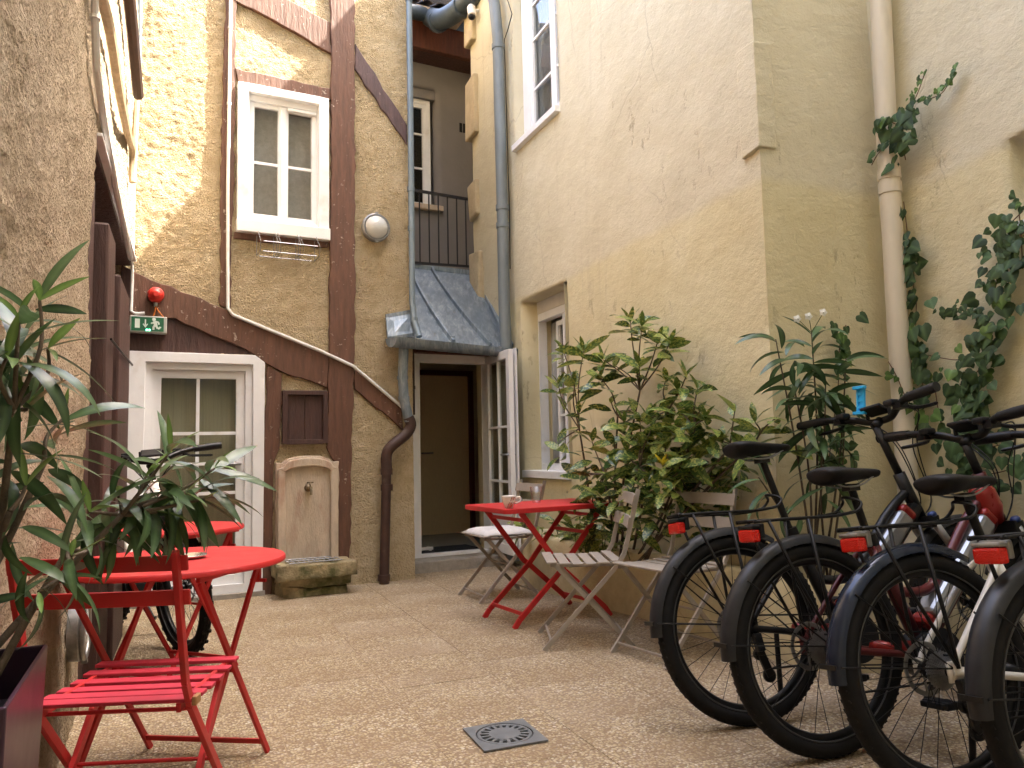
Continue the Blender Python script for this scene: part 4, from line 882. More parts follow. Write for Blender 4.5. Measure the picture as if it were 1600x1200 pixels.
for i in range(n-1):
    for j in range(k-1): fs.append((i*k+j, (i+1)*k+j, (i+1)*k+j+1, i*k+j+1))
mb.add(vs, fs).build('rendered_wall', 'lime', PL, smooth=True)
sv = []; sf = []
for i, (x, y) in enumerate(inner):
    if y > 4.06: wx, wy = wallX(y)+.05, y+.02
    else: t = min(1, max(0, (x-1.38)/.75)); wx, wy = max(x, 1.38)+.1, 4.06+(max(x, 1.38)-1.38)*.316+.05
    for q in range(5):
        t = q/4; sv.append((x+(wx-x)*t, y+(wy-y)*t, .345+noise.noise(V((x*5, y*5, t*3)))*.03))
for i in range(len(inner)-1):
    for q in range(4): sf.append((i*5+q, (i+1)*5+q, (i+1)*5+q+1, i*5+q+1))
MB().add(sv, sf).build('soil', 'soil', PL, smooth=True)
# ================================================================ floor drain
dc = [V((*p, .0)) for p in ((-0.220,3.037), (0.008,3.106), (0.102,2.875), (-0.118,2.765))]; cc = sum(dc, V())/4
DRN = thing('floor_drain', 'square grey floor drain with round slotted grate set in the paving', 'drain', (cc.x, cc.y, .003))
dd = (dc[1]-dc[0]+dc[2]-dc[3]).normalized(); ang = math.atan2(dd.y, dd.x); RZ = Matrix.Rotation(ang, 4, 'Z'); hs = .123
ring = MB(); sg_ = 40; vs = []
for i in range(sg_):
    a = 2*math.pi*i/sg_; m_ = max(abs(math.cos(a)), abs(math.sin(a))); vs += [(hs/m_*math.cos(a), hs/m_*math.sin(a), .0), (hs/m_*math.cos(a), hs/m_*math.sin(a), .006), (.107*math.cos(a), .107*math.sin(a), .007), (.107*math.cos(a), .107*math.sin(a), .0)]
for i in range(sg_):
    j = (i+1) % sg_
    for q in range(3): ring.f.append((i*4+q, j*4+q, j*4+q+1, i*4+q+1))
ring.v = [V(p) for p in vs]; off = Matrix.Translation((cc.x, cc.y, .003)) @ RZ
ring.xform(off).build('frame', 'grate', DRN, auto=30)
MB().lathe([(.108, .001), (.108, .0015), (0, .0015)], (0, 0, 0), (0, 0, 1), 32).xform(off).build('pit_shade', 'void', DRN)  # flat black disc stands in for the shade down the drain
MB().lathe([(.0, .0075), (.058, .0085), (.062, .002)], (0, 0, 0), (0, 0, 1), 32, cap=False).xform(off).build('grate_centre', 'grate', DRN, auto=40)
MB().torus((0, 0, .003), .096, .008, (0, 0, 1), 40, 6, sq=.6).xform(off).build('grate_ring', 'grate', DRN, smooth=True)
for i in range(18):
    a = 2*math.pi*i/18; d = V((math.cos(a), math.sin(a), 0)); MB().bar(d*.058+V((0, 0, .005)), d*.092+V((0, 0, .005)), .006, .011, (0, 0, 1)).xform(off).build('grate_bar', 'grate', DRN)

# ================================================================ folding chairs
def folding_chair(label, cat, loc, yaw, mat, slatmat, group, nsl=6, slw=.055, backz=(.775, .655), backh=.06, wid=.40, ends=None, badge=False, seat_tilt=0.0, bcurve=.012):
    """faces local +x"""
    t = thing('folding_chair', label, cat, loc, (0, 0, yaw), group)
    hw = wid/2
    def b_(mb, name, m=mat, par=t, bev=.0015): return mb.build(name, m, par, world=False, bevel=bev)
    for s in (-1, 1):
        y = s*hw
        b_(MB().path([(-.285, y, .83), (-.20, y, .50), (-.165, y, .44), (.245, y, .0)], .024, .014, (1, 0, .6)), 'back_leg')
        y2 = s*(hw-.022)
        b_(MB().path([(.17, y2, .435), (-.235, y2, .0)], .024, .014, (1, 0, -.6)), 'front_leg')
        b_(MB().path([(-.185, y2, .437), (.20, y2, .437)], .022, .012, (0, 0, 1)), 'seat_rail')
    b_(MB().bar((.205, -hw, .045), (.205, hw, .045), .012, .012).bar((-.20, -hw+.022, .045), (-.20, hw-.022, .045), .012, .012), 'stretcher')
    b_(MB().tube([(.005, -hw, .245), (.005, hw, .245)], .006, 6), 'pivot_rod')
    b_(MB().tube([(-.15, -hw, .425), (-.15, hw, .425)], .006, 6), 'seat_rod')
    span = .405; gap = (span-nsl*slw)/(nsl-1)
    me = None
    for i in range(nsl):
        x = -.185+slw/2+i*(slw+gap); m_ = MB(); k = 4
        for j in range(k): 
            ya, yb = -hw-.012+(2*hw+.024)*j/k, -hw-.012+(2*hw+.024)*(j+1)/k
            m_.box((0, (ya+yb)/2, 0), (slw, yb-ya, .009))
        o = None
        if me is None:
            o = MB().box((0, 0, 0), (slw, 2*hw+.024, .010)).build('seat_slat', slatmat, t, world=False, bevel=.002); me = o.data
        else:
            o = bpy.data.objects.new('seat_slat', me); COL.objects.link(o); o.parent = t
            bv = o.modifiers.new('bevel', 'BEVEL'); bv.width = .002; bv.segments = 2
        o.location = (x, 0, .4535-.012*math.sin(math.pi*i/(nsl-1)))
    if ends:
        for s in (-1, 1): MB().box((-.185+slw*.4, s*(hw+.016), .452), (slw*.9, .012, .022)).build('slat_end', ends, t, world=False, bevel=.003)
    for z in backz:
        m_ = MB(); vs = []; k = 10; xb = -.285+(.83-z)/.33*.085+.016
        for j in range(k+1):
            y = -hw-.022+(2*hw+.044)*j/k; c = -bcurve*(1-(2*j/k-1)**2)*1.6
            for dx, dz_ in ((.006, -backh/2), (.006-.012*0, backh/2), (-.005, backh/2), (-.005, -backh/2)): vs.append((xb+c+dx-dz_*.25, y, z+dz_))
        fs = [(j*4+q, j*4+(q+1) % 4, (j+1)*4+(q+1) % 4, (j+1)*4+q) for j in range(k) for q in range(4)]+[(0, 1, 2, 3), (k*4+3, k*4+2, k*4+1, k*4)]
        sl = MB(); sl.add(vs, fs); o = sl.build('back_slat', mat, t, world=False, bevel=.002)
        if badge and z == backz[0]:
            d = MB().lathe([(1, 0), (.94, .0022), (.80, .0022), (.78, .0012), (0, .0012)], (0, 0, 0), (0, 0, 1), 28)
            d.xform(Matrix.Translation((xb-.0085-bcurve*1.55, .045, z+.002)) @ Matrix.Rotation(math.radians(-90), 4, 'Y') @ Matrix.Diagonal((.011, .026, 1, 1)))
            d.build('badge', 'taupe', o, world=False, smooth=False)
    return t
fc = 'taupe slatted folding chairs'
folding_chair('empty taupe folding chair in front of the red rectangular table facing the fountain', 'chair', (.375, 4.36, 0), math.radians(182), 'taupe', 'taupe', fc)
folding_chair('taupe folding chair half hidden behind the bike wheels, back against the shrub', 'chair', (.80, 4.04, 0), math.radians(212), 'taupe', 'taupe', fc)
chB = folding_chair('taupe folding chair with a white cushion behind the red rectangular table by the door', 'chair', (-.12, 5.72, 0), math.radians(205), 'taupe', 'taupe', fc)
rc_ = folding_chair('red metal folding chair in the left foreground with its back to the viewer', 'chair', (-1.02, 2.13, 0), math.radians(94), 'red', 'redslat', 'red bistro furniture', nsl=6, slw=.042, backz=(.80, .715), backh=.038, wid=.375, ends='tan', badge=True, bcurve=.004)
# cushion
cu_ = MB(); k = 14; vs = []; fs = []
for i in range(k+1):
    for j in range(k+1):
        u_, v_ = i/k*2-1, j/k*2-1; e = (1-abs(u_)**4)*(1-abs(v_)**4)
        vs.append((u_*.195, v_*.20, .003+.034*e**.5+.006*noise.noise(V((u_*2, v_*2, 1)))))
n1 = k+1
fs = [(i*n1+j, (i+1)*n1+j, (i+1)*n1+j+1, i*n1+j+1) for i in range(k) for j in range(k)]
vs2 = [(x, y, -.004) for x, y, z in vs]; nn = len(vs)
fs += [(b+nn, a+nn, d+nn, c+nn) for a, b, c, d in fs]
per = [i*n1 for i in range(k+1)]+[k*n1+j for j in range(1, k+1)]+[i*n1+k for i in range(k-1, -1, -1)]+[j for j in range(k-1, 0, -1)]
fs += [(per[i], per[(i+1) % len(per)], per[(i+1) % len(per)]+nn, per[i]+nn) for i in range(len(per))]
cu = cu_.add(vs, fs) and None
cu_.v = cu_.v[:nn]; cu_.f = []; cu_ = MB().add(vs+vs2, fs)
cush = cu_.build('seat_cushion', 'fabric', smooth=True); cush.location = (-.125, 5.72, .461); cush.rotation_euler = (0, 0, math.radians(205)); tag(cush, 'flat white seat cushion on the taupe chair by the entrance', 'cushion')

# ================================================================ red tables
def round_table(label, loc, yaw, r):
    t = thing('round_table', label, 'table', loc, (0, 0, yaw), 'red bistro furniture')
    MB().lathe([(0, .698), (r-.012, .698), (r-.004, .692), (r, .696), (r, .706), (r-.004, .711), (r-.02, .7105), (0, .7105)], (0, 0, 0), (0, 0, 1), 64).build('table_top', 'red', t, world=False, auto=40)
    ya, yb = r*.62, r*.62-.028
    for s in (-1, 1):
        MB().path([(-r*.60, s*ya, .672), (r*.66, s*ya, 0)], .022, .012, (1, 0, .6)).build('leg', 'red', t, world=False, bevel=.002)
        MB().path([(r*.60, s*yb, .672), (-r*.66, s*yb, 0)], .022, .012, (1, 0, -.6)).build('leg', 'red', t, world=False, bevel=.002)
        MB().bar((-r*.66, s*(ya+.004), .682), (r*.66, s*(ya+.004), .682), .02, .014).build('top_rail', 'red', t, world=False, bevel=.002)
        MB().bar((r*.60, s*yb, .60), (r*.60, s*yb, .69), .016, .014, (1, 0, 0)).bar((r*.60, s*yb-.03, .606), (r*.60, s*yb+.03, .606), .012, .012).build('catch', 'red', t, world=False, bevel=.001)
    MB().bar((r*.56, -ya, .05), (r*.56, ya, .05), .016, .010).build('stretcher', 'red', t, world=False)
    MB().bar((-r*.56, -yb, .05), (-r*.56, yb, .05), .016, .010).build('stretcher', 'red', t, world=False)
    MB().tube([(.01, -ya, .345), (.01, ya, .345)], .006, 6).build('pivot_rod', 'red', t, world=False)
    return t
round_table('nearer red round bistro table with a metal ashtray on it', (-1.16, 2.64, 0), math.radians(82), .365)
round_table('farther red round bistro table against the left wall by the white door', (-1.70, 3.86, 0), math.radians(68), .335)
at = thing('ashtray', 'shallow round metal ashtray on the nearer red round table', 'ashtray', (-1.123,2.660,0.733)); at.location.z = .7112; ROOT[at.name] = Matrix.Translation(-at.location)
MB().lathe([(0, .003), (.045, .003), (.058, .012), (.066, .012), (.062, .006), (.05, .0), (0, .0)], tuple(at.location), (0, 0, 1), 32).build('dish', 'chrome', at, smooth=True)

RT = thing('rectangular_table', 'red rectangular folding table with a cup and a glass on it', 'table', (.18, 4.99, 0), (0, 0, math.radians(30)), 'red bistro furniture')
hx, hy = .43, .285
cp = 8; out = []
for sx_, sy_, a_ in ((1, 1, 0), (-1, 1, 90), (-1, -1, 180), (1, -1, 270)):
    for k in range(cp+1):
        a = math.radians(a_+90*k/cp); out.append((sx_*(hx-.04)+.04*math.cos(a), sy_*(hy-.04)+.04*math.sin(a)))
n = len(out)
MB().add([(x, y, .682) for x, y in out]+[(x, y, .712) for x, y in out], [tuple(range(n))[::-1], tuple(range(n, 2*n))]+[(i, (i+1) % n, (i+1) % n+n, i+n) for i in range(n)]).build('table_top', 'red', RT, world=False, bevel=.004)
for s in (-1, 1):
    MB().path([(-.30, s*.225, .684), (-.02, s*.225, .33), (.02, s*.225, .30), (.30, s*.225, .06), (.345, s*.225, .0)], .034, .014, (1, 0, .7)).build('leg', 'red', RT, world=False, bevel=.002)
    MB().path([(.33, s*.19, .684), (.02, s*.19, .33), (-.02, s*.19, .29), (-.30, s*.19, .05), (-.34, s*.19, .0)], .034, .014, (1, 0, -.7)).build('leg', 'red', RT, world=False, bevel=.002)
for x, y, z in ((.29, .225, .08), (-.28, .19, .08), (.20, .19, .53), (.285, .19, .63), (-.25, .225, .63)):
    MB().bar((x, -y, z), (x, y, z), .022, .010, (0, 0, 1)).build('stretcher', 'red', RT, world=False, bevel=.001)
cpos = V((-0.035,4.620,0.743)); cpos.z = .7125
CU = thing('coffee_cup', 'white cup with orange and dark curved stripes on the red rectangular table', 'cup', cpos)
pr = [(.0, .004), (.022, .0), (.024, .004), (.036, .04), (.043, .066), (.045, .074), (.042, .074), (.040, .066), (.033, .04), (.02, .01), (0, .008)]
MB().lathe(pr, cpos, (0, 0, 1), 32).build('body', 'china', CU, smooth=True)
MB().tube(curve_pts([cpos+V((.038, .012, .060)), cpos+V((.066, .022, .062)), cpos+V((.068, .022, .038)), cpos+V((.036, .012, .026))], 6), .0055, 8).build('handle', 'china', CU, smooth=True)
def cup_band(a0, a1, mat, name):
    mb = MB(); k = 10; vs = []
    for i in range(k+1):
        z = .004+.064*i/k; rr = .0246+(.0437-.0246)*((z-.004)/.066)+.0004; bend = .75*math.sin(math.pi*.5*i/k)**1.5
        for a in (a0+bend, a1+bend): vs.append(cpos+V((rr*math.cos(a), rr*math.sin(a), z)))
    mb.add(vs, [(2*i, 2*i+1, 2*i+3, 2*i+2) for i in range(k)]); o = mb.build(name, mat, CU, smooth=True); sd = o.modifiers.new('t', 'SOLIDIFY'); sd.thickness = .0004; sd.offset = 1
cup_band(-1.35, -.95, 'orange', 'stripe'); cup_band(-1.50, -1.40, 'darkred', 'stripe'); cup_band(-1.72, -1.60, 'orange', 'stripe'); cup_band(-1.92, -1.82, 'darkred', 'stripe')
gpos = V((0.142,5.050,0.747)); gpos.z = .7125
GL = thing('drinking_glass', 'empty flared drinking glass beside the cup on the red table', 'glass', gpos)
MB().lathe([(.0, 0), (.026, 0), (.030, .02), (.043, .105), (.041, .105), (.028, .02), (.024, .010), (0, .010)], gpos, (0, 0, 1), 28).build('body', 'tumbler', GL, smooth=True)

# ================================================================ bicycles
def circ(c, r, n, z=0): return [(c[0]+r*math.cos(2*math.pi*i/n), c[1], c[2]+r*math.sin(2*math.pi*i/n)) for i in range(n)]
def bike(label, loc, yaw, lean, style, saddle_z=.95, bar_z=1.08, group=None, bar_turn=0., holder=False, knobby=False):
    t = thing('bicycle', label, 'bicycle', loc, (math.radians(lean), 0, yaw), group)
    def bd(mb, name, mat, par=t, **k): return mb.build(name, mat, par, world=False, **k)
    r = .355; wb = 1.17; hr = V((0, 0, r)); hf = V((wb, 0, r)); bb = V((.455, 0, .285))
    fm, stay, bat = style['frame'], style['stay'], style.get('battery')
    hd_t = V((.885, 0, .92)); hd_b = V((.94, 0, .76)); ax = (hd_t-hd_b).normalized()
    sc_t = V((.295, 0, .70))
    def wheel(c, name, rear):
        rim = bd(MB().torus(c, r-.062, .017, (0, 1, 0), 64, 8, sq=.75), name, 'black', smooth=True)
        tr = .031
        ty = MB().torus(c, r-tr, tr, (0, 1, 0), 72, 12)
        if knobby:
            for i in range(56):
                a = 2*math.pi*i/56; d = V((math.cos(a), 0, math.sin(a)))
                for yy in ((-.016, .016) if i % 2 else (0,)): ty.box(c+d*(r+.001)+V((0, yy, 0)), (.010, .014, .018), Matrix.Rotation(-a, 3, 'Y'))
        else:
            for i in range(80):
                a = 2*math.pi*i/80; d = V((math.cos(a), 0, math.sin(a)))
                for yy in (-.014, .014): ty.box(c+d*(r-.0072)+V((0, yy, 0)), (.006, .012, .011), Matrix.Rotation(-a, 3, 'Y') @ Matrix.Rotation(.3, 3, 'X'))
        bd(ty, 'tyre', 'rubber', rim, smooth=not knobby)
        bd(MB().torus(c, r-.056, .0028, (0, 1, 0), 64, 6).xform(Matrix.Translation((0, .021, 0))).torus(c+V((0, -.021, 0)), r-.056, .0028, (0, 1, 0), 64, 6), 'reflex_strip', 'reflexgrey', rim, smooth=True)
        sp = MB(); ns = 28
        for i in range(ns):
            a = 2*math.pi*i/ns; s = 1 if i % 2 else -1; a2 = a+(.55 if (i//2) % 2 else -.55)
            p = c+V((.022*math.cos(a2), s*.026, .022*math.sin(a2))); q = c+V(((r-.066)*math.cos(a), 0, (r-.066)*math.sin(a))); sp.tube([p, q], .0013, 4, caps=False)
        bd(sp, 'spokes', 'black', rim, kind='stuff')
        bd(MB().lathe([(.018, -.055), (.018, -.03), (.030, -.028), (.030, -.022), (.017, -.018), (.017, .018), (.030, .022), (.030, .028), (.018, .03), (.018, .055)], c, (0, 1, 0), 20), 'hub', 'black', rim, auto=40)
        # disc rotor on the left
        ro = MB().torus(c+V((0, .042, 0)), .074, .008, (0, 1, 0), 40, 6, sq=.18)
        for i in range(6):
            a = i*math.pi/3; ro.bar(c+V((.02*math.cos(a), .042, .02*math.sin(a))), c+V((.072*math.cos(a+.4), .042, .072*math.sin(a+.4))), .008, .002, (math.sin(a), 0, -math.cos(a)))
        bd(ro, 'brake_rotor', 'steel', rim)
        if rear:
            ca = MB()
            for i in range(8):
                rr = .056-.0042*i; nt_ = 34; cog = []
                for q in range(nt_*2): cog.append(rr+(.0035 if q % 2 else -.001))
                y0 = -.020-.0042*i; vs = [c+V((cog[q]*math.cos(math.pi*q/nt_), y0, cog[q]*math.sin(math.pi*q/nt_))) for q in range(nt_*2)]; vs += [p+V((0, -.0022, 0)) for p in vs]; n = nt_*2
                ca.add(vs, [tuple(range(n)), tuple(range(2*n-1, n-1, -1))]+[(q, (q+1) % n, (q+1) % n+n, q+n) for q in range(n)])
            bd(ca, 'cassette', 'steel', rim)
        return rim
    wheel(hr, 'rear_wheel', True); wheel(hf, 'front_wheel', False)
    # frame
    low = style.get('low', False)
    F_ = MB()
    F_.tube([bb, bb.lerp(sc_t, .5), sc_t], .024, 12)
    F_.tube([hd_b-ax*.03, hd_t+ax*.01], .026, 14)
    if low: F_.tube(curve_pts([sc_t.lerp(bb, .45), V((.55, 0, .52)), V((.76, 0, .74)), hd_t-ax*.07], 5), .019, 12)
    else: F_.tube(curve_pts([sc_t-V((0, 0, .05)), V((.56, 0, .75)), hd_t-ax*.06], 5), .019, 12)
    dt0, dt1 = hd_b+V((-.01, 0, .02)), bb+V((.03, 0, .06))
    F_.tube([dt0, dt1], .034, 14)
    bd(F_, 'frame', fm, smooth=True)
    st = MB()
    for s in (-1, 1):
        st.tube(curve_pts([bb+V((-.03, s*.035, 0)), V((.26, s*.055, .315)), hr+V((.03, s*.066, -.005)), hr+V((0, s*.066, 0))], 4), .0125, 10)
        st.tube(curve_pts([sc_t+V((-.005, s*.018, -.03)), sc_t+V((-.05, s*.055, -.07)), hr+V((.04, s*.066, .06)), hr+V((0, s*.066, 0))], 5), .0105, 10)
        st.box(hr+V((.005, s*.066, 0)), (.05, .008, .06))
    bd(st, 'rear_stays', stay, smooth=True)
    mot = MB().lathe([(.0, -.058), (.06, -.058), (.078, -.04), (.08, .0), (.078, .04), (.06, .058), (0, .058)], bb, (0, 1, 0), 28)
    mo = bd(mot, 'motor', 'plastic', auto=40)
    bd(MB().tube([bb+V((-.05, 0, .02)), bb+V((-.22, 0, .05))], [.034, .02], 12), 'motor_cover', style.get('cover', fm), smooth=True)
    if bat:
        d_ = (dt1-dt0).normalized(); nrm = V((d_.z, 0, -d_.x)).normalized()
        if nrm.x > 0: nrm = -nrm
        mb = MB(); a = dt0+d_*.075+nrm*.028; b_ = dt1-d_*.06+nrm*.028
        mb.bar(a, b_, .088, .078, (0, 1, 0)); o = bd(mb, 'battery', bat, bevel=.018)
        bd(MB().bar(a-d_*.035, a+d_*.006, .079, .078, (0, 1, 0)), 'battery_cap', style['cap'], o, bevel=.016)
        bd(MB().bar(b_-d_*.004, b_+d_*.05, .080, .080, (0, 1, 0)), 'battery_cap', style['cap'], o, bevel=.018)
        bd(MB().bar(a+d_*.01+V((0, -.038, 0)), b_-d_*.01+V((0, -.038, 0)), .030, .006, nrm), 'battery_trim', 'black', o)
        bd(MB().lathe([(.0, 0), (.034, .0), (.052, .06), (.05, .13), (.035, .16), (0, .165)], hd_b-ax*.03+V((-.03, 0, .0)), ax, 20), 'head_cover', style['cap'], o, smooth=True) if style.get('headcover') else None
    # fork
    fk = MB(); cr_ = hd_b-ax*.05
    fk.bar(cr_+V((0, -.075, 0)), cr_+V((0, .075, 0)), .045, .05, (1, 0, 0))
    for s in (-1, 1): fk.tube([cr_.lerp(hf, .42)+V((0, s*.062, 0)), hf+V((-.01, s*.062, .0))], [.023, .018], 12)
    fo = bd(fk, 'fork', 'black', bevel=.004, smooth=False)
    stn = MB()
    for s in (-1, 1): stn.tube([cr_+V((0, s*.062, .0)), cr_.lerp(hf, .45)+V((0, s*.062, 0))], .0165, 12)
    bd(stn, 'stanchions', 'silver', fo, smooth=True)
    for s in (-1, 1): bd(MB().lathe([(.019, 0), (.019, .012), (.012, .02), (0, .02)], cr_+V((0, s*.062, .02)), ax, 14), 'fork_cap', 'bluecap', fo, smooth=True)
    # stem, bars
    st_t = hd_t+ax*(bar_z-hd_t.z-.03); bc = st_t+V((.03, 0, .03)); RB = Matrix.Translation(bc) @ Matrix.Rotation(bar_turn, 4, 'Z')
    bd(MB().tube([hd_t, st_t], .017, 12).tube([st_t-V((.01, 0, 0)), bc], .02, 12), 'stem', 'black', smooth=True)
    hb = bd(MB().tube(curve_pts([(-.10, -.345, .05), (-.085, -.22, .045), (-.03, -.12, .025), (0, -.05, 0), (0, .05, 0), (-.03, .12, .025), (-.085, .22, .045), (-.10, .345, .05)], 5), .0155, 10).xform(RB), 'handlebar', 'black', smooth=True)
    for s in (-1, 1):
        gp_ = [(-.084, s*.225, .045), (-.092, s*.30, .048), (-.102, s*.375, .051)]
        bd(MB().tube(gp_, [.0195, .0215, .0205], 12).lathe([(.021, 0), (.021, .006), (0, .008)], gp_[2], (-.1, s, 0), 12).xform(RB), 'grip', 'plastic', hb, auto=50)
        bd(MB().tube(curve_pts([(-.055, s*.17, .03), (-.015, s*.20, .012), (-.02, s*.27, .004), (-.045, s*.325, .0)], 4), [.008]*12+[.005], 6).box((-.06, s*.165, .028), (.05, .04, .03)).xform(RB), 'brake_lever', 'black', hb)
        bd(MB().box((-.075, s*.135, .045), (.05, .05, .026)).xform(RB), 'control_pod', 'plastic', hb, bevel=.008)
    dsp = bd(MB().box((-.02, 0, .045), (.075, .11, .016), Matrix.Rotation(.45, 3, 'Y')).bar((-.005, -.06, .01), (-.005, -.06, .06), .02, .012, (1, 0, 0)).bar((-.005, .06, .01), (-.005, .06, .06), .02, .012, (1, 0, 0)).xform(RB), 'display', 'plastic', hb, bevel=.006)
    cb = MB()
    for s, q in ((-1, .0), (1, .0), (-1, .03), (1, -.02)):
        cb.tube(curve_pts([RB @ V((-.02, s*.16, .02)), RB @ V((.10, s*.12, .0+q)), RB @ V((.13+q, s*.03, -.12)), hd_b+V((.06, s*.03, .06)), hd_b+V((.0, s*.035, -.02))], 6), .0028, 5)
    bd(cb, 'cables', 'black', hb, smooth=True)
    if holder:
        ph = MB(); Rm = RB @ Matrix.Translation((-.03, .06, .105)) @ Matrix.Rotation(.15, 4, 'X') @ Matrix.Rotation(-1.5, 4, 'Y')
        for y in (-.017, .017): ph.box((0, y, 0), (.115, .010, .006))
        for i in range(3): ph.box((-.03+i*.03, 0, 0), (.012, .034, .005))
        for x in (-.058, .058): ph.box((x, 0, .006), (.014, .064, .020))
        ph.box((0, 0, -.004), (.118, .05, .003))
        bd(ph.xform(Rm), 'phone_holder', 'blueplastic', hb, bevel=.002)
    # saddle and post
    sd_c = V((.455-(saddle_z-.285)*.335, 0, saddle_z))
    bd(MB().tube([sc_t-V((0, 0, .02)), sd_c-V((-.012, 0, .06))], .0145, 12).box(sd_c-V((-.01, 0, .055)), (.05, .04, .025)), 'seat_post', 'black', auto=40)
    bd(MB().lathe([(.025, -.02), (.027, .0), (.025, .022)], sc_t, (sd_c-sc_t), 16), 'seat_clamp', style.get('clamp', 'black'), auto=40)
    rows = [(-.138, .050, .012, .03), (-.128, .076, .022, .062), (-.08, .086, .026, .066), (-.03, .070, .020, .056), (.03, .040, .016, .042), (.09, .024, .014, .036), (.14, .019, .010, .03), (.152, .012, .004, .02)]
    vs = []; ns = 14
    for x, hw_, top, dp in rows:
        for q in range(ns):
            a = 2*math.pi*q/ns; y = hw_*math.cos(a); z = math.sin(a); z = top*(z if z > 0 else z*(dp/top if top else 1)*.75)
            vs.append(sd_c+V((x, y, z-.0)))
    k = len(rows); fs = [(i*ns+q, i*ns+(q+1) % ns, (i+1)*ns+(q+1) % ns, (i+1)*ns+q) for i in range(k-1) for q in range(ns)]+[tuple(range(ns)), tuple((k-1)*ns+q for q in range(ns))[::-1]]
    sa = bd(MB().add(vs, fs), 'saddle', style.get('saddle', 'saddle'), smooth=True); ss = sa.modifiers.new('s', 'SUBSURF'); ss.levels = 1; ss.render_levels = 2
    bd(MB().tube(curve_pts([sd_c+V((-.11, .03, -.02)), sd_c+V((-.05, .022, -.05)), sd_c+V((.04, .02, -.048)), sd_c+V((.12, .01, -.012))], 4), .0035, 6).tube(curve_pts([sd_c+V((-.11, -.03, -.02)), sd_c+V((-.05, -.022, -.05)), sd_c+V((.04, -.02, -.048)), sd_c+V((.12, -.01, -.012))], 4), .0035, 6), 'saddle_rails', 'steel', sa, smooth=True)
    # drive train
    ch = MB().torus(bb+V((0, -.068, 0)), .082, .006, (0, 1, 0), 44, 6, sq=.4)
    for i in range(5):
        a = i*2*math.pi/5; ch.bar(bb+V((0, -.068, 0)), bb+V((.08*math.cos(a), -.068, .08*math.sin(a))), .014, .003, (math.sin(a), 0, -math.cos(a)))
    bd(ch, 'chainring', 'black', mo)
    bd(MB().lathe([(.055, -.076), (.098, -.078), (.100, -.084), (.055, -.086)], bb, (0, 1, 0), 40), 'chain_guard', 'plastic', mo, auto=40) if style.get('guard', True) else None
    bd(MB().tube([bb+V((.01, -.066, .085)), hr+V((0, -.042, .046))], .0035, 6).tube([bb+V((-.02, -.066, -.082)), hr+V((.05, -.040, -.155))], .0045, 6), 'chain', 'black', mo)
    ca_ = style.get('crank', .9)
    for s in (-1, 1):
        d = V((math.cos(ca_), 0, math.sin(ca_)))*s; y = s*.086; p = bb+V((0, y, 0)); q = p+d*.17
        bd(MB().bar(p, q, .026, .013, (-d.z, 0, d.x)), 'crank', 'black', mo, bevel=.005)
        pd_ = bd(MB().box(q+V((0, s*.058, 0)), (.085, .095, .020)).box(q+V((0, s*.058, 0)), (.055, .105, .026)), 'pedal', 'plastic', mo, bevel=.005)
    # derailleur
    h_ = hr+V((.0, -.078, 0))
    bd(MB().bar(h_+V((.01, 0, -.02)), h_+V((.015, -.01, -.085)), .032, .026, (1, 0, 0)).bar(h_+V((.012, -.005, -.08)), h_+V((.055, .012, -.175)), .030, .020, (1, 0, 0)).lathe([(0, -.008), (.026, -.008), (.026, .008), (0, .008)], h_+V((.055, .02, -.175)), (0, 1, 0), 16).lathe([(0, -.008), (.024, -.008), (.024, .008), (0, .008)], h_+V((.018, .01, -.095)), (0, 1, 0), 16), 'derailleur', 'black', bevel=.004)
    # kickstand on the left
    bd(MB().tube([V((.19, .06, .315)), V((.235, .165, .03 if lean else .02)), V((.25, .175, .022))], [.010, .011, .016], 8), 'kickstand', 'black', smooth=True)
    # mudguards
    mg = style.get('mudguard', 'mudguard')
    if mg:
        def guard(c, a0, a1, name, wd=.033, R_=r+.016):
            mb = MB(); vs = []; k = 26; pr = [(-1, -.018), (-.85, .004), (-.4, .012), (0, .014), (.4, .012), (.85, .004), (1, -.018), (.85, .001), (0, .010), (-.85, .001)]; n = len(pr)
            for i in range(k+1):
                a = math.radians(a0+(a1-a0)*i/k); tw = min(1, .25+i/3) if i < 3 else 1
                for y, h in pr: vs.append(c+V(((R_+h)*math.cos(a), y*wd*(1 if i > 1 else .86+.07*i), (R_+h)*math.sin(a))))
            fs = [(i*n+q, i*n+(q+1) % n, (i+1)*n+(q+1) % n, (i+1)*n+q) for i in range(k) for q in range(n)]
            fs += [tuple(range(n)), tuple(k*n+q for q in range(n))[::-1]]
            return bd(mb.add(vs, fs), name, mg, auto=50)
        gr_ = guard(hr, 181, 60, 'rear_mudguard'); gf = guard(hf, 150, 20, 'front_mudguard')
        for s in (-1, 1):
            bd(MB().tube([hr+V((0, s*.07, .01)), hr+V((-(r+.018)*.99, s*.036, .045))], .0028, 6).tube([hr+V((0, s*.07, .01)), hr+V((-(r+.018)*.75, s*.036, (r+.018)*.66))], .0028, 6), 'mudguard_stay', 'black', gr_)
            bd(MB().tube([hf+V((0, s*.07, .01)), hf+V((-(r+.018)*.80, s*.036, .20))], .0028, 6), 'mudguard_stay', 'black', gf)
        bd(MB().bar(hr+V((-(r+.032), -.036, .045)), hr+V((-(r+.032), .036, .045)), .014, .006, (0, 0, 1)), 'stay_clip', 'black', gr_)
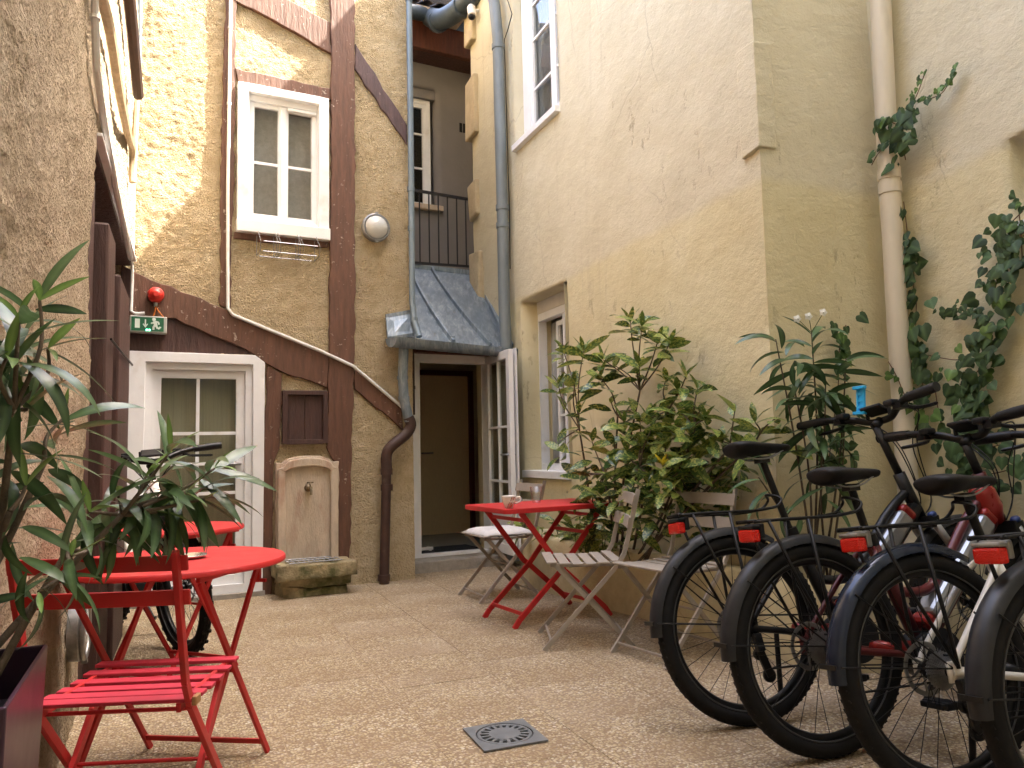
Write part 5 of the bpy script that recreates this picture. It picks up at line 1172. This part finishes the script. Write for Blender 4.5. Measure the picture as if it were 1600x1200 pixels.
    # rack with loop and tail light
    if style.get('rack', True):
        rz_ = .795; rk = MB()
        for s in (-1, 1):
            rk.tube(curve_pts([(.21, s*.035, rz_+.012), (.10, s*.055, rz_), (-.10, s*.058, rz_), (-.235, s*.05, rz_-.004)], 4), .0055, 8)
            rk.tube([(-.02, s*.062, rz_-.004), (.0, s*.078, .50), (.01, s*.078, r+.01)], .0065, 8)
            rk.tube([(-.18, s*.058, rz_-.004), (-.10, s*.075, .58), (.005, s*.08, r+.02)], .006, 8)
        for x in (-.23, -.10, .06): rk.tube([(x, -.055, rz_), (x, .055, rz_)], .005, 8)
        rk.box((-.04, 0, rz_+.002), (.30, .03, .006))
        rk.tube(curve_pts([(.12, -.05, rz_+.004), (.20, -.055, rz_+.012), (.235, -.045, rz_+.045), (.20, 0, rz_+.065), (.235, .045, rz_+.045), (.20, .055, rz_+.012), (.12, .05, rz_+.004)], 4), .0055, 8)
        rr_ = bd(rk, 'rack', 'black', smooth=True)
        li = bd(MB().box((-.225, 0, rz_-.050), (.035, .085, .044)), 'tail_light', 'reflector', bevel=.008)
        bd(MB().box((-.222, 0, rz_-.021), (.038, .088, .013)).box((-.200, 0, rz_-.035), (.02, .09, .05)), 'light_housing', 'steel' if style.get('clear') else 'plastic', li, bevel=.005)
    if style.get('basket'): pass
    return t
eb = 'electric bikes parked in a row on the right'
yw = math.radians(18)
RS = dict(frame='bikedark', stay='bikedark', battery='silver', cap='bikered', headcover=True, cover='bikered', clamp='black', low=True)
bike('farthest e-bike of the row with a high saddle, silver battery and blue phone holder', (.885, 2.99, 0), yw-.03, -10, dict(RS, frame='black', stay='black', headcover=False, mudguard='mudguard'), 1.06, 1.18, eb, bar_turn=.12, holder=True)
bike('second e-bike of the row, dark red with a silver battery and bright red head', (1.05, 2.68, 0), yw+.02, -7, dict(RS, saddle='saddlereflect', clear=False), .95, 1.08, eb, bar_turn=-.06)
bike('white framed e-bike third in the row with a glossy mudguard tinted blue like reflected sky', (1.30, 2.38, 0), yw-.02, -9, dict(frame='bikewhite', stay='bikewhite', battery=None, cover='black', mudguard='mudskytint', saddle='saddlereflect', clear=True, low=True, guard=False), .93, 1.08, eb)
bike('nearest e-bike of the row with a grey mudguard, cut by the right edge', (1.53, 2.10, 0), yw+.03, -7.5, dict(frame='bikewhite', stay='bikewhite', battery=None, cover='black', mudguard='mudguard', clear=True, low=True), .93, 1.08, eb)
# mountain bike beside the white door
fw = V((*(-1.793,4.250), 0)); rw_ = V((*(-2.392,4.858), 0)); dv = (fw-rw_).normalized()
bike('white mountain bike with knobby tyres standing by the left wall behind the red tables', tuple(fw-dv*1.17), math.atan2(dv.y, dv.x), 5, dict(frame='bikewhite', stay='bikewhite', battery=None, cover='black', mudguard=None, rack=False, clear=False, crank=.2), .95, 1.05, None, bar_turn=-.35, knobby=True)
nl = thing('bike_lamp', 'neon yellow lamp clipped on the white mountain bike handlebar', 'lamp', (-2.116,4.350,0.758)); c = V((-2.099,4.300,0.758))
MB().lathe([(.0, -.03), (.03, -.03), (.034, .0), (.03, .03), (0, .03)], c, (.5, -.8, 0), 16).build('body', 'neon', nl, auto=40); MB().box(c+V((0, 0, .04)), (.03, .03, .05)).build('clamp', 'plastic', nl, bevel=.005)

# ================================================================ plants
def leaf_mesh(name, mat, length, width, droop, fold=.18, n=7, tooth=0., tipw=1.0, wave=0.):
    mb = MB(); vs = []
    for i in range(n+1):
        t = i/n; wv = width*.5*(math.sin(math.pi*min(1, t**.85))**(.8*tipw))
        if i == 0: wv = width*.04
        if i == n: wv = width*.01
        a = droop*t*t; x = length*(math.sin(droop*t)/droop if abs(droop) > 1e-3 else t); z = -length*((1-math.cos(droop*t))/droop if abs(droop) > 1e-3 else 0)
        if tooth and 1 < i < n and i % 2: wv *= 1+tooth
        for y in (-1, 0, 1): vs.append((x, y*wv*(1-.0), z+abs(y)*wv*fold+wave*math.sin(t*9+y)*wv*.3))
    fs = []
    for i in range(n):
        for q in (0, 1): fs.append((i*3+q, (i+1)*3+q, (i+1)*3+q+1, i*3+q+1))
    return mb.add(vs, fs).mesh(name, mat, True)
def orient(pos, d, up=V((0, 0, 1)), roll=0., s=1.):
    x = V(d).normalized(); y = V(up).cross(x)
    if y.length < 1e-3: y = V((0, 1, 0))
    y.normalize(); z = x.cross(y); m_ = Matrix((x, y, z)).transposed().to_4x4()
    return Matrix.Translation(pos) @ m_ @ Matrix.Rotation(roll, 4, 'X') @ Matrix.Scale(s, 4)
LEAFM = {}
def put_leaf(par, meshes, pos, d, roll=0., s=1., up=V((0, 0, 1)), name='leaf'):
    o = bpy.data.objects.new(name, random.choice(meshes)); COL.objects.link(o); o.parent = par
    m_ = Matrix.Translation(-par.location) @ orient(V(pos), d, up, roll, s); o.matrix_local = m_; LEAFM[o.name] = m_
    return o
OL = [leaf_mesh('leaf', 'oleander', .165, .027, dr_, .15, 8, 0, 1.0) for dr_ in (.5, 1.0, 1.5)]
OY = [leaf_mesh('leaf', 'oleander_young', .125, .024, dr_, .3, 8, 0, 1.1) for dr_ in (-.1, .3, .6)]
AU = [leaf_mesh('leaf', 'aucuba', .205, .070, dr_, .16, 9, .10, .9) for dr_ in (.3, .65, 1.0)]
AY = [leaf_mesh('leaf', 'aucuba_young', .18, .050, dr_, .2, 9, .08, .9) for dr_ in (.1, .4, .7)]
AW = [leaf_mesh('leaf', 'aucuba_yellow', .13, .04, dr_, .2, 8, 0, .9) for dr_ in (.1, .5)]
def stem_to(par, base, tip, r0_, r1_, sag=.0, mat='bark', mids=()):
    pts = curve_pts([V(base)]+[V(m_) for m_ in mids]+[V(base).lerp(V(tip), .55)+V((random.uniform(-.03, .03), random.uniform(-.03, .03), sag)), V(tip)], 6)
    k = len(pts); MB().tube(pts, [r0_+(r1_-r0_)*i/(k-1) for i in range(k)], 7).build('stem', mat, par, smooth=True); return pts
def whorl(par, tip, d, n, meshes, young=None, spread=.7, s=1., reach=.16, droop=.3, ny=4):
    d = V(d).normalized(); x = d.orthogonal().normalized(); y = d.cross(x); a = random.random()*6
    for i in range(n):
        t = (i+.5)/n; a += 2.39996+random.uniform(-.3, .3); rad = x*math.cos(a)+y*math.sin(a)
        p = V(tip)-d*reach*(1-t)**1.0; ang = spread*(1.25-.55*t)
        dd_ = d*math.cos(ang)+rad*math.sin(ang)+V((0, 0, -droop*(1-t)))
        put_leaf(par, meshes, p, dd_, random.uniform(-.9, .9), s*random.uniform(.75, 1.15))
    if young:
        for i in range(ny):
            a += 2.4; rad = x*math.cos(a)+y*math.sin(a)
            put_leaf(par, young, V(tip), d*.9+rad*.5, random.uniform(-.4, .4), s*random.uniform(.5, .85))
# ---- foreground oleander in the purple planter
c0_, c1_ = V((-0.815,1.260,0.666)), V((-1.003,1.680,0.660)); zt = (c0_.z+c1_.z)/2
ld = (c1_-c0_); ld.z = 0; ln_ = ld.length; ld.normalize(); lw_ = V((-ld.y, ld.x, 0))
PB_ = thing('plant_box', 'tall dark purple planter box in the bottom left corner', 'planter', (c0_+lw_*.12).to_tuple()[:2]+(0,))
def ring_(o, i, z): 
    a = c0_-ld*i*0; return [V((*(c0_+ld*(.0+o)+lw_*(0+o)).to_tuple()[:2], z)), V((*(c1_-ld*o+lw_*o).to_tuple()[:2], z)), V((*(c1_-ld*o+lw_*(.30-o)).to_tuple()[:2], z)), V((*(c0_+ld*o+lw_*(.30-o)).to_tuple()[:2], z))]
bt_ = [p.lerp(sum(ring_(0, 0, 0), V())/4, .16) for p in ring_(0, 0, 0)]
rings_ = [bt_, ring_(-.0, 0, zt-.0), ring_(.008, 0, zt), ring_(.012, 0, zt-.22)]
mb = MB(); vs = [p for r_ in rings_ for p in r_]; mb.add(vs, [(i*4+q, i*4+(q+1) % 4, (i+1)*4+(q+1) % 4, (i+1)*4+q) for i in range(3) for q in range(4)]+[(3, 2, 1, 0)]); mb.build('box', 'planter', PB_, bevel=.004)
sr = ring_(.0135, 0, zt-.10); MB().add(sr, [(0, 1, 2, 3)]).add([p-V((0, 0, .01)) for p in sr], [(3, 2, 1, 0)]).build('soil', 'planterin', PB_)
OLP = thing('oleander', 'dark green oleander leaning out of the purple planter in the left foreground', 'shrub', tuple(sum(sr, V())/4))
root = sum(sr, V())/4
tips = [((-0.932,1.500,1.368), (.35, -.2, .5), 11, 1.05), ((-0.920,1.420,1.315), (.2, -.3, .5), 10, 1.05), ((-0.943,1.550,1.279), (.5, -.2, .1), 9, 1), ((-0.928,1.400,1.241), (.2, -.3, .2), 9, 1.1), ((-0.974,1.660,1.141), (.15, .1, .8), 11, .95), ((-0.824,1.850,1.069), (.4, -.1, .75), 12, 1), ((-0.745,1.920,1.024), (.75, -.1, .45), 12, 1),
        ((-0.858,1.800,1.010), (.3, -.1, .6), 11, .9), ((-0.855,1.500,0.869), (.4, -.2, .3), 7, .8), ((-0.786,1.850,0.969), (.7, -.1, .1), 10, 1), ((-0.921,1.800,0.967), (.5, -.2, .4), 11, .95), ((-0.955,1.500,1.153), (.1, .1, .8), 10, 1), ((-0.886,1.450,0.810), (.3, -.1, -.4), 5, .8), ((-0.854,1.850,0.925), (.6, -.2, .0), 12, 1), ((-0.760,1.900,0.950), (.6, -.2, .0), 10, 1), ((-0.932,1.700,0.938), (.3, -.2, .4), 10, .95), ((-0.948,1.500,1.003), (.1, -.1, .6), 5, .95)]
nods = []
for q in ((-0.943,1.450,1.150), (-0.933,1.620,0.865), (-0.892,1.760,0.925), (-0.925,1.420,0.960), (-0.973,1.600,1.052)):
    q = V(q); stem_to(OLP, root+V((random.uniform(-.05, .05), random.uniform(-.08, .08), 0)), q, .009, .006); nods.append(q)
for tp, d, n, s in tips:
    tp = V(tp); nd = min(nods, key=lambda q: (q-tp).length+max(0, q.z-tp.z)*2); stem_to(OLP, nd, tp, .005, .003)
    whorl(OLP, tp, d, n, OL, OY, 1.05, s*1.05, .16, .75, 2)
# ---- oleander by the stepped corner
r2 = V((1.50, 3.88, .36)); OL2 = thing('oleander', 'slim oleander with small white flowers against the stepped corner of the beige house', 'shrub', tuple(r2))
t2 = [((1.303,3.750,1.570), (-.5, 0, .9), 11), ((1.481,3.750,1.598), (.0, 0, 1), 12), ((1.630,3.720,1.464), (.5, 0, .8), 11), ((1.368,3.720,1.344), (-.3, 0, .8), 9), ((1.515,3.700,1.339), (.1, 0, .9), 9), ((1.609,3.720,1.214), (.3, 0, .8), 8), ((1.485,3.700,1.093), (0, 0, 1), 7), ((1.168,3.700,0.901), (-.5, 0, .5), 5)]
for tp, d, n in t2:
    stem_to(OL2, r2+V((random.uniform(-.06, .06), random.uniform(-.05, .05), 0)), tp, .007, .003); whorl(OL2, V(tp), d, n+4, OL, None, .95, 1.4, .32, .9)
for p in ((1.453,3.700,1.672), (1.526,3.700,1.690), (1.397,3.700,1.661)):
    p = V(p); tw = V((1.481,3.750,1.598)); MB().tube([tw, p], .0018, 5).build('flower_stalk', 'twig', OL2)
    mb = MB()
    for i in range(5):
        a = i*2*math.pi/5; d = V((math.cos(a), .3, math.sin(a))); e_ = V((-math.sin(a), 0, math.cos(a)))*.009; mb.add([p, p+d*.012+e_, p+d*.022, p+d*.012-e_], [(0, 1, 2, 3)])
    mb.build('flower', 'petal', OL2)
# ---- spotted laurel
AP = thing('spotted_laurel', 'large spotted laurel with yellow flecked leaves growing in the low planter', 'shrub', (.85, 5.2, .35))
def bpt(px, py, off): pass
au = [(2.929,1.749,0.420), (3.197,1.715,0.400), (2.894,1.516,0.450), (3.052,1.511,0.400), (3.365,1.635,0.350), (3.511,1.868,0.220), (3.677,1.811,0.240), (3.848,1.697,0.240), (3.938,1.670,0.220), (3.441,1.586,0.300), (3.732,1.553,0.300), (3.376,1.515,0.380), (3.200,1.295,0.450), (2.969,1.100,0.500), (3.365,1.100,0.450), (3.690,1.288,0.340), (3.858,1.221,0.340), (3.472,1.350,0.360),
      (3.927,1.445,0.250), (4.118,1.453,0.240), (4.220,1.371,0.240), (4.127,1.255,0.300), (4.331,1.199,0.280), (3.953,1.273,0.320), (4.256,1.115,0.330), (4.078,1.084,0.360), (3.841,1.070,0.380), (4.478,1.242,0.200), (4.632,1.168,0.200), (4.701,1.190,0.120), (4.269,1.077,0.120), (3.866,0.921,0.420), (3.654,0.946,0.450), (3.380,0.888,0.480), (4.147,0.935,0.380), (4.039,0.963,0.120), (4.210,0.882,0.120), (3.730,0.766,0.400), (3.486,0.758,0.460), (4.009,0.777,0.380), (3.877,0.798,0.120), (3.269,0.895,0.500), (4.019,0.978,0.420)]
au += [(3.711,0.882,0.450), (3.975,0.851,0.440), (4.173,0.890,0.400), (3.989,0.858,0.120), (3.478,0.799,0.500), (4.123,1.043,0.120), (4.214,1.029,0.380), (3.745,1.034,0.420), (3.940,1.169,0.360), (4.136,1.172,0.340), (3.563,1.095,0.400), (3.772,1.206,0.340), (3.969,0.993,0.300), (4.010,0.898,0.200), (3.866,0.717,0.420), (3.603,0.665,0.440), (3.947,0.679,0.300), (4.089,0.719,0.200), (4.134,0.790,0.120), (3.353,0.650,0.460), (3.832,1.051,0.340), (3.620,1.212,0.360), (4.268,1.254,0.260), (4.066,1.376,0.260), (4.316,0.971,0.120), (4.453,1.039,0.120), (4.264,0.954,0.520)]
nodes = []
for a_, z_, o_ in ((3.136,1.191,0.420), (3.511,1.258,0.340), (3.659,1.410,0.260), (3.992,1.270,0.280), (4.230,1.150,0.280), (3.850,0.939,0.400), (4.178,0.924,0.360), (3.535,0.898,0.460), (4.447,1.041,0.220), (4.601,1.071,0.180)):
    nd = B.p(a_, z_, o_); bs = B.p(min(max(a_*.5+1.5, 2.3), 3.6)+random.uniform(-.1, .1), .35, .25+random.uniform(-.06, .08)); stem_to(AP, bs, nd, .009, .006); nodes.append(nd)
for i, (a, z, o) in enumerate(au):
    tp = B.p(a, z, o); nd = min(nodes, key=lambda q: (q-tp).length+max(0, q.z-tp.z)*2)
    stem_to(AP, nd, tp, .0055, .003)
    hi = z > 1.45; n = 7
    yel = i == len(au)-1
    whorl(AP, tp, (random.uniform(-.25, .25), random.uniform(-.4, .1), 1), n, AU if not hi or i % 3 else AU+AY, AW if yel else (AY if i % 2 == 0 or hi else None), 1.2, random.uniform(.8, 1.0)*(1 if z > 1 else .9), .09 if hi else .16, .2 if hi else .5, 5 if yel else 3)
# low undergrowth
UG = thing('undergrowth', 'dark leafy plants at the foot of the spotted laurel in the planter', 'plant', (.6, 5.4, .35))
for i in range(26):
    a = random.uniform(1.9, 3.6); p = B.p(a, .40+random.uniform(0, .18), random.uniform(.12, .42)); bs = V((p.x+random.uniform(-.05, .05), p.y, .35))
    MB().tube([bs, p], .003, 5).build('stem', 'twig', UG); whorl(UG, p, (random.uniform(-.4, .4), random.uniform(-.4, .4), 1), 5, AU, None, 1.2, .7, .1, .4)
# ---- ivy
def ivy_mesh(mat, sx_=1.):
    pts = [(0, .0), (-.14, .22), (-.06, .44), (.16, .56), (.34, .50), (.52, .40), (.74, .22), (1.0, .0)]; out_ = pts+[(x, -y) for x, y in reversed(pts[1:-1])]
    mb = MB(); vs = [(.32, 0, .06)]+[(x, y*sx_, -.10*(x*x+y*y)+.02*math.sin(7*x+5*y)) for x, y in out_]; n = len(out_)
    return mb.add([(x*.064, y*.064, z*.064) for x, y, z in vs], [(0, i+1, (i+1) % n+1) for i in range(n)]).mesh('leaf', mat, True)
IV = [ivy_mesh('ivy'), ivy_mesh('ivy', .85), ivy_mesh('ivy', 1.1)]; IY = [ivy_mesh('ivy_young'), ivy_mesh('ivy_young', .9)]
def ivy(par, fr, path, dens, s=1., meshes=IV, young=.1, width=.045, off=.03, smx=1.25):
    pts = curve_pts([fr.p(a, z, o if o else off) for a, z, o in path], 6); MB().tube(pts, .0028, 5).build('vine', 'vinestem', par, smooth=True)
    k = len(pts)
    for i in range(int(dens*1.05)):
        t = random.random()*(k-1.001); q = pts[int(t)].lerp(pts[int(t)+1], t-int(t))
        q = q+fr.d*random.gauss(0, width)+V((0, 0, random.gauss(0, width)))+fr.n*random.uniform(.005, .045)
        an = random.gauss(-1.5, .8); d = fr.d*math.cos(an)+V((0, 0, math.sin(an)))+fr.n*random.uniform(.0, .45)
        put_leaf(par, IY if random.random() < young else meshes, q, d, random.uniform(-.4, .4), s*random.uniform(.55, smx), fr.n)
I1 = thing('ivy', 'ivy climbing along the thick beige downpipe', 'ivy', R.p(.1, .4, .05))
ivy(I1, R, [(0.302,2.805,0.100), (0.278,2.698,0.120), (0.254,2.570,0.080)], 34, 1.15, width=.045, off=.1, young=.03)
ivy(I1, R, [(0.251,2.762,0.120), (0.226,2.783,0.170), (0.135,2.769,0.150)], 9, .9, width=.015, off=.1)
ivy(I1, R, [(0.228,2.657,0.170), (0.142,2.638,0.150), (0.086,2.595,0.140)], 5, .8, width=.012)
ivy(I1, R, [(0.300,2.858,0.060), (0.341,2.930,0.050), (0.391,3.020,0.050)], 16, .45, width=.010, young=.8)
ivy(I1, R, [(0.359,2.857,0.060), (0.457,2.849,0.050), (0.504,2.892,0.040), (0.554,2.977,0.040)], 20, .5, width=.010, young=.6)
ivy(I1, R, [(0.200,2.359,0.050), (0.214,2.124,0.050), (0.232,1.944,0.050), (0.208,1.791,0.050)], 24, 1.2, width=.028, young=0)
ivy(I1, R, [(0.237,1.803,0.050), (0.220,1.598,0.050), (0.260,1.456,0.050), (0.227,1.288,0.050), (0.258,1.084,0.060)], 46, 1.15, width=.05, young=.08)
ivy(I1, R, [(0.137,1.484,0.170), (0.178,1.394,0.160), (0.213,1.289,0.150), (0.224,1.221,0.100)], 12, .7, width=.014, young=.3)
ivy(I1, R, [(0.308,1.349,0.050), (0.338,1.148,0.060), (0.409,0.952,0.080), (0.588,0.891,0.100), (0.746,0.924,0.100)], 40, 1.1, width=.08, young=.05)
I2 = thing('ivy', 'ivy spreading over the far right wall below the small window recess', 'ivy', R.p(.7, .4, .05))
ivy(I2, R, [(0.833,2.114,0.050), (0.708,2.019,0.050), (0.738,1.924,0.050), (0.673,1.783,0.050), (0.687,1.686,0.050)], 60, .95, width=.055, young=.04)
ivy(I2, R, [(0.814,2.181,0.050), (0.817,2.027,0.050), (0.811,1.845,0.050)], 16, .9, width=.03)
ivy(I2, R, [(0.367,1.712,0.040), (0.475,1.719,0.040), (0.582,1.673,0.050), (0.626,1.603,0.050)], 26, .6, width=.018, young=.1)
ivy(I2, R, [(0.628,1.634,0.050), (0.602,1.511,0.050), (0.578,1.420,0.050), (0.504,1.332,0.050), (0.508,1.172,0.050)], 60, .95, width=.05, young=.05)
ivy(I2, R, [(0.275,1.505,0.040), (0.420,1.464,0.040), (0.564,1.453,0.050)], 8, .7, width=.02)
ivy(I2, R, [(0.452,1.337,0.050), (0.544,1.202,0.050), (0.503,1.014,0.060), (0.698,1.042,0.060)], 40, 1.0, width=.06, young=.05)
I3 = thing('ivy', 'ivy sprig rising behind the oleander on the shaded face of the corner', 'ivy', D.p(.4, .4, .05))
ivy(I3, D, [(0.455,1.694,0.050), (0.405,1.580,0.050), (0.381,1.371,0.050), (0.312,1.096,0.060), (0.236,0.829,0.080)], 46, .9, width=.04, young=.35)
ivy(I3, D, [(0.310,1.062,0.060), (0.385,0.959,0.060), (0.240,0.896,0.080)], 14, 1.1, width=.06)
# past 300 leaves on one plant the smallest-looking ones are joined into a single part
cl = camo.matrix_world.translation
for pl_ in (OLP, OL2, AP, UG, I1, I2, I3):
    lv = [c for c in pl_.children if c.name.split('.')[0] == 'leaf']
    if len(lv) <= 300: continue
    lv.sort(key=lambda c: -LEAFM[c.name].to_scale().x*max(v.co.x for v in c.data.vertices)/(pl_.location+LEAFM[c.name].translation-cl).length)
    rest = lv[300:]; vs = []; fs = []; mi = []; mats = []
    for c in rest:
        me = c.data; n0 = len(vs); vs += [LEAFM[c.name] @ v.co for v in me.vertices]; m_ = me.materials[0]
        if m_ not in mats: mats.append(m_)
        for p in me.polygons: fs.append([n0+q for q in p.vertices]); mi.append(mats.index(m_))
        bpy.data.objects.remove(c)
    me = bpy.data.meshes.new('leaves'); me.from_pydata(vs, [], fs)
    for m_ in mats: me.materials.append(m_)
    for p, q in zip(me.polygons, mi): p.material_index = q; p.use_smooth = True
    o = bpy.data.objects.new('leaves', me); COL.objects.link(o); o.parent = pl_; o['kind'] = 'stuff'
